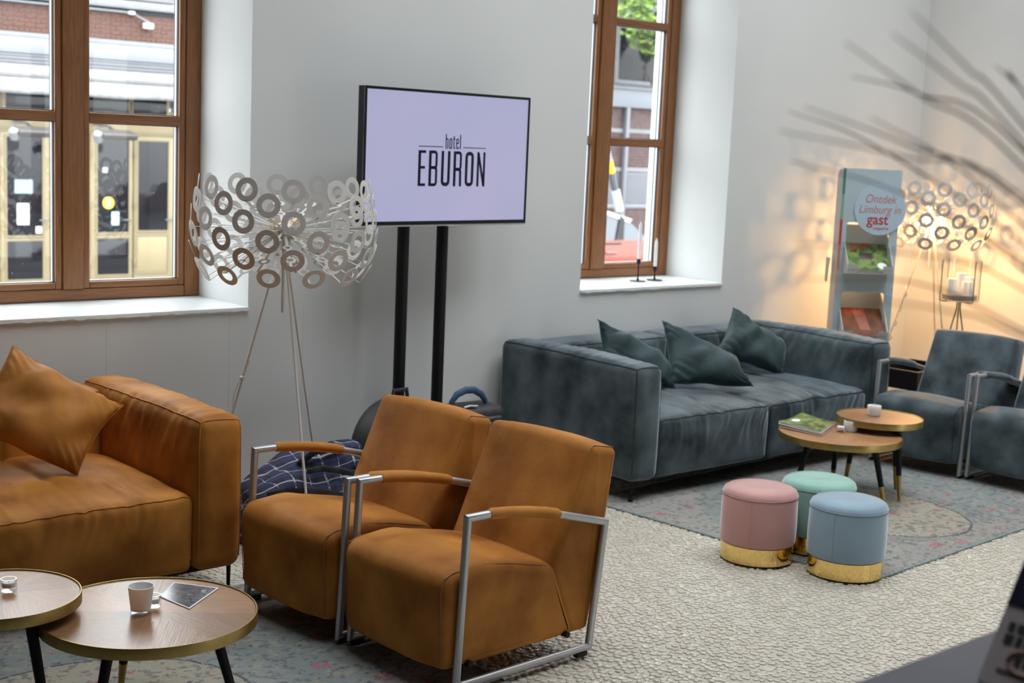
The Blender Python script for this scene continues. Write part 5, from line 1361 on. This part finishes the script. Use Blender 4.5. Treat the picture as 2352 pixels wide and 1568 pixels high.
def side_table():
    t = thing('side_table', 'black box side table behind the blue armchair', 'side table', (7.66, 4.87, 0.006), math.radians(3))
    mb = MB(); mb.box(-0.24, 0.24, -0.16, 0.16, 0.335, 0.35); loop_b = mb
    for (a, b, c, d) in ((-0.25, 0.25, -0.17, -0.155), (-0.25, 0.25, 0.155, 0.17), (-0.25, -0.235, -0.155, 0.155), (0.235, 0.25, -0.155, 0.155)): mb.box(a, b, c, d, 0.33, 0.445)
    mb.build('tray_box', M['black'], t)
    e = MB(); 
    for (a, b, c, d) in ((-0.251, 0.251, -0.171, -0.154), (-0.251, 0.251, 0.154, 0.171), (-0.251, -0.234, -0.155, 0.155), (0.234, 0.251, -0.155, 0.155)): e.rbox(a, b, c, d, 0.4452, 0.450, 0.002)
    e.build('worn_rim', P('brown_black_rim', (0.05, 0.042, 0.034), 0.4), t)
    for x in (-0.235, 0.235):
        for y in (-0.155, 0.155):
            q = MB(); q.rbox(x-0.011, x+0.011, y-0.011, y+0.011, 0.0, 0.332, 0.002); q.build('leg', M['black'], t)
side_table()

# ------------------------------------------------------------------ candlesticks on the sill
def candlestick(label, x, y, hc, htop, tall):
    t = thing('candlestick', label, 'candlestick', (x, y, SZ), 0, 'black candlesticks on the sill')
    mb = MB(); mb.lathe([(0, 0), (0.046, 0), (0.050, 0.003), (0.049, 0.005), (0.040, 0.004), (0.008, 0.006), (0, 0.006)], 36); mb.build('saucer', M['black'], t)
    mb = MB(); mb.lathe([(0, 0.005), (0.010, 0.006), (0.0055, 0.016), (0.0045, 0.03), (0.0042, hc-0.03), (0.006, hc-0.024), (0.012, hc-0.016), (0.0125, hc+0.008), (0.0105, hc+0.008), (0.010, hc-0.012), (0, hc-0.012)], 20); mb.build('stem', M['black'], t)
    mb = MB(); mb.lathe([(0, hc-0.011), (0.0098, hc-0.011), (0.0105, hc+0.01), (0.0108, htop-0.045), (0.0098, htop-0.022), (0.004, htop-0.006), (0.0015, htop), (0, htop)], 20); cd = mb.build('taper_candle', M['wax'], t)
    mb = MB(); mb.tube([(0, 0, htop-0.002), (0.001, 0, htop+0.008)], 0.0009, 5); mb.build('wick', M['paper'], cd)
candlestick('taller black candlestick with white taper, nearer the mullion', 6.186, 5.912, 0.130, 0.365, True)
candlestick('shorter black candlestick with white taper, nearer the right jamb', 6.345, 5.921, 0.080, 0.262, False)

# ------------------------------------------------------------------ reception counter, brochure holder, plant (close to the camera)
def counter():
    t = thing('counter', 'slate grey reception counter close to the lens', 'counter', (2.3, 0.70, 0.0))
    m = mottled('slate_laminate', (0.105, 0.112, 0.15), (0.125, 0.132, 0.175), 6, 0.42)
    mb = MB(); mb.rbox(-1.15, 1.15, -0.33, 0.33, 1.015, 1.05, 0.004); mb.build('worktop', m, t)
    mb = MB(); mb.rbox(-1.10, 1.10, -0.28, 0.28, 0.006, 1.015, 0.004); mb.build('carcass', P('grey_carcass', (0.2, 0.2, 0.22), 0.5), t)
counter()
def brochure():
    # board leaning back toward +x, its lines of print running along -y
    t = thing('brochure_holder', 'grey printed brochure box with navy top on the counter', 'brochure holder', (1.677, 0.93, 1.0505))
    lean = math.atan2(0.099, 0.153); ca, sa = math.sin(lean), math.cos(lean)
    def pt(u, v, d): return (v*ca+d*sa, -u, v*sa-d*ca)
    def slab(u0, u1, v0, v1, d0, d1):
        mb = MB(); vs = [pt(u, v, d) for d in (d0, d1) for v in (v0, v1) for u in (u0, u1)]
        return mb.add(vs, [(0, 2, 3, 1), (4, 5, 7, 6), (0, 1, 5, 4), (2, 6, 7, 3), (0, 4, 6, 2), (1, 3, 7, 5)])
    slab(0, 0.21, 0.004, 0.30, 0.0, 0.008).build('card_box', P('warm_grey_print', (0.70, 0.63, 0.62), 0.5), t)
    slab(0.0, 0.21, 0.118, 0.30, -0.0012, -0.0002).build('navy_header', P('navy_print', (0.018, 0.020, 0.055), 0.4), t)
    mb = MB(); mb.prism([(0.06, 0.0), (0.17, 0.0), (0.17, 0.01), (0.155, 0.155)], -0.19, -0.02, 'y'); mb.build('support', M['black'], t)
    inkm = P('grey_ink', (0.055, 0.05, 0.052), 0.6); rg = random.Random(8)
    for v, hh in ((0.083, 0.013), (0.064, 0.015)):
        u = 0.014
        while u < 0.19:
            w = rg.uniform(0.006, 0.02); slab(u, u+w, v, v+hh, -0.0008, -0.0002).build('print_mark', inkm, t); u += w+0.004
    slab(0.02, 0.20, 0.024, 0.030, -0.0008, -0.0002).build('print_mark', P('brown_block', (0.13, 0.11, 0.105), 0.6), t)
    r = MB(); 
    pts = [pt(0.055+0.026*math.cos(2*PI*k/28), 0.045+0.016*math.sin(2*PI*k/28), -0.0012) for k in range(28)]
    r.tube(pts, 0.0018, 5, closed=True); r.build('print_circle', P('pale_red_ink', (0.42, 0.19, 0.16), 0.6), t)
    for u in (0.040, 0.052, 0.064): slab(u, u+0.008, 0.038, 0.052, -0.0008, -0.0002).build('print_mark', inkm, t)
brochure()
def plant():
    vx, vy = 1.50, 0.496
    t = thing('vase_of_branches', 'vase of long bare brown stems fanning out near the lens', 'plant', (vx, vy, 1.0505))
    mb = MB(); mb.lathe([(0, 0), (0.045, 0), (0.06, 0.06), (0.058, 0.22), (0.03, 0.34), (0.026, 0.375), (0.030, 0.39), (0.026, 0.39), (0.022, 0.37), (0.05, 0.2), (0, 0.02)], 32); mb.build('vase', P('grey_ceramic', (0.2, 0.2, 0.21), 0.4), t)
    m = P('brown_stem', (0.12, 0.098, 0.088), 0.7)
    stems = [
        ((-0.541, 0.143, 0.813), (-0.497, 0.113, 0.769), (-0.378, 0.130, 0.731)), ((-0.581, 0.131, 0.792), (-0.534, 0.101, 0.758), (-0.394, 0.120, 0.715)),
        ((-0.555, 0.192, 0.789), (-0.500, 0.153, 0.749), (-0.366, 0.133, 0.695)), ((-0.396, 0.299, 0.773), (-0.338, 0.263, 0.760), (-0.277, 0.184, 0.710)),
        ((-0.481, 0.285, 0.741), (-0.404, 0.229, 0.712), (-0.310, 0.161, 0.662)), ((-0.550, 0.257, 0.718), (-0.459, 0.191, 0.700), (-0.338, 0.146, 0.669)),
        ((-0.418, 0.345, 0.692), (-0.332, 0.281, 0.667), (-0.269, 0.178, 0.607)), ((-0.384, 0.282, 0.736), (-0.320, 0.236, 0.699), (-0.282, 0.174, 0.641)),
        ((-0.544, 0.234, 0.624), (-0.464, 0.180, 0.619), (-0.343, 0.135, 0.588)), ((-0.490, 0.264, 0.589), (-0.406, 0.206, 0.589), (-0.317, 0.146, 0.548)),
        ((-0.293, 0.213, 0.789), (-0.269, 0.205, 0.774), (-0.267, 0.182, 0.750)), ((-0.547, 0.146, 0.586), (-0.494, 0.115, 0.578), (-0.375, 0.113, 0.550)),
        ((-0.341, 0.412, 0.742), (-0.269, 0.360, 0.713), (-0.225, 0.204, 0.621)), ((-0.456, 0.164, 0.661), (-0.418, 0.144, 0.640), (-0.342, 0.137, 0.606))]
    for k, st in enumerate(stems):
        p = [Vector(q) for q in st]+[Vector((0.013*math.cos(k), 0.013*math.sin(k), 0.395)), Vector((0.005*math.cos(k), 0.005*math.sin(k), 0.05))]
        p = [p[0]*2-p[1]]+p+[p[-1]]; pts = []
        for i in range(1, len(p)-2):
            for j in range(6):
                q = j/6; a, b, c, d = p[i-1], p[i], p[i+1], p[i+2]
                pts.append(0.5*((2*b)+(c-a)*q+(2*a-5*b+4*c-d)*q*q+(3*b-a-3*c+d)*q**3))
        pts.append(p[-2]); n = len(pts)
        mb = MB(); mb.tube(pts, [0.0005+0.0007*min(1, 3*q/n) for q in range(n)], 7); mb.build('branch', m, t)
plant()
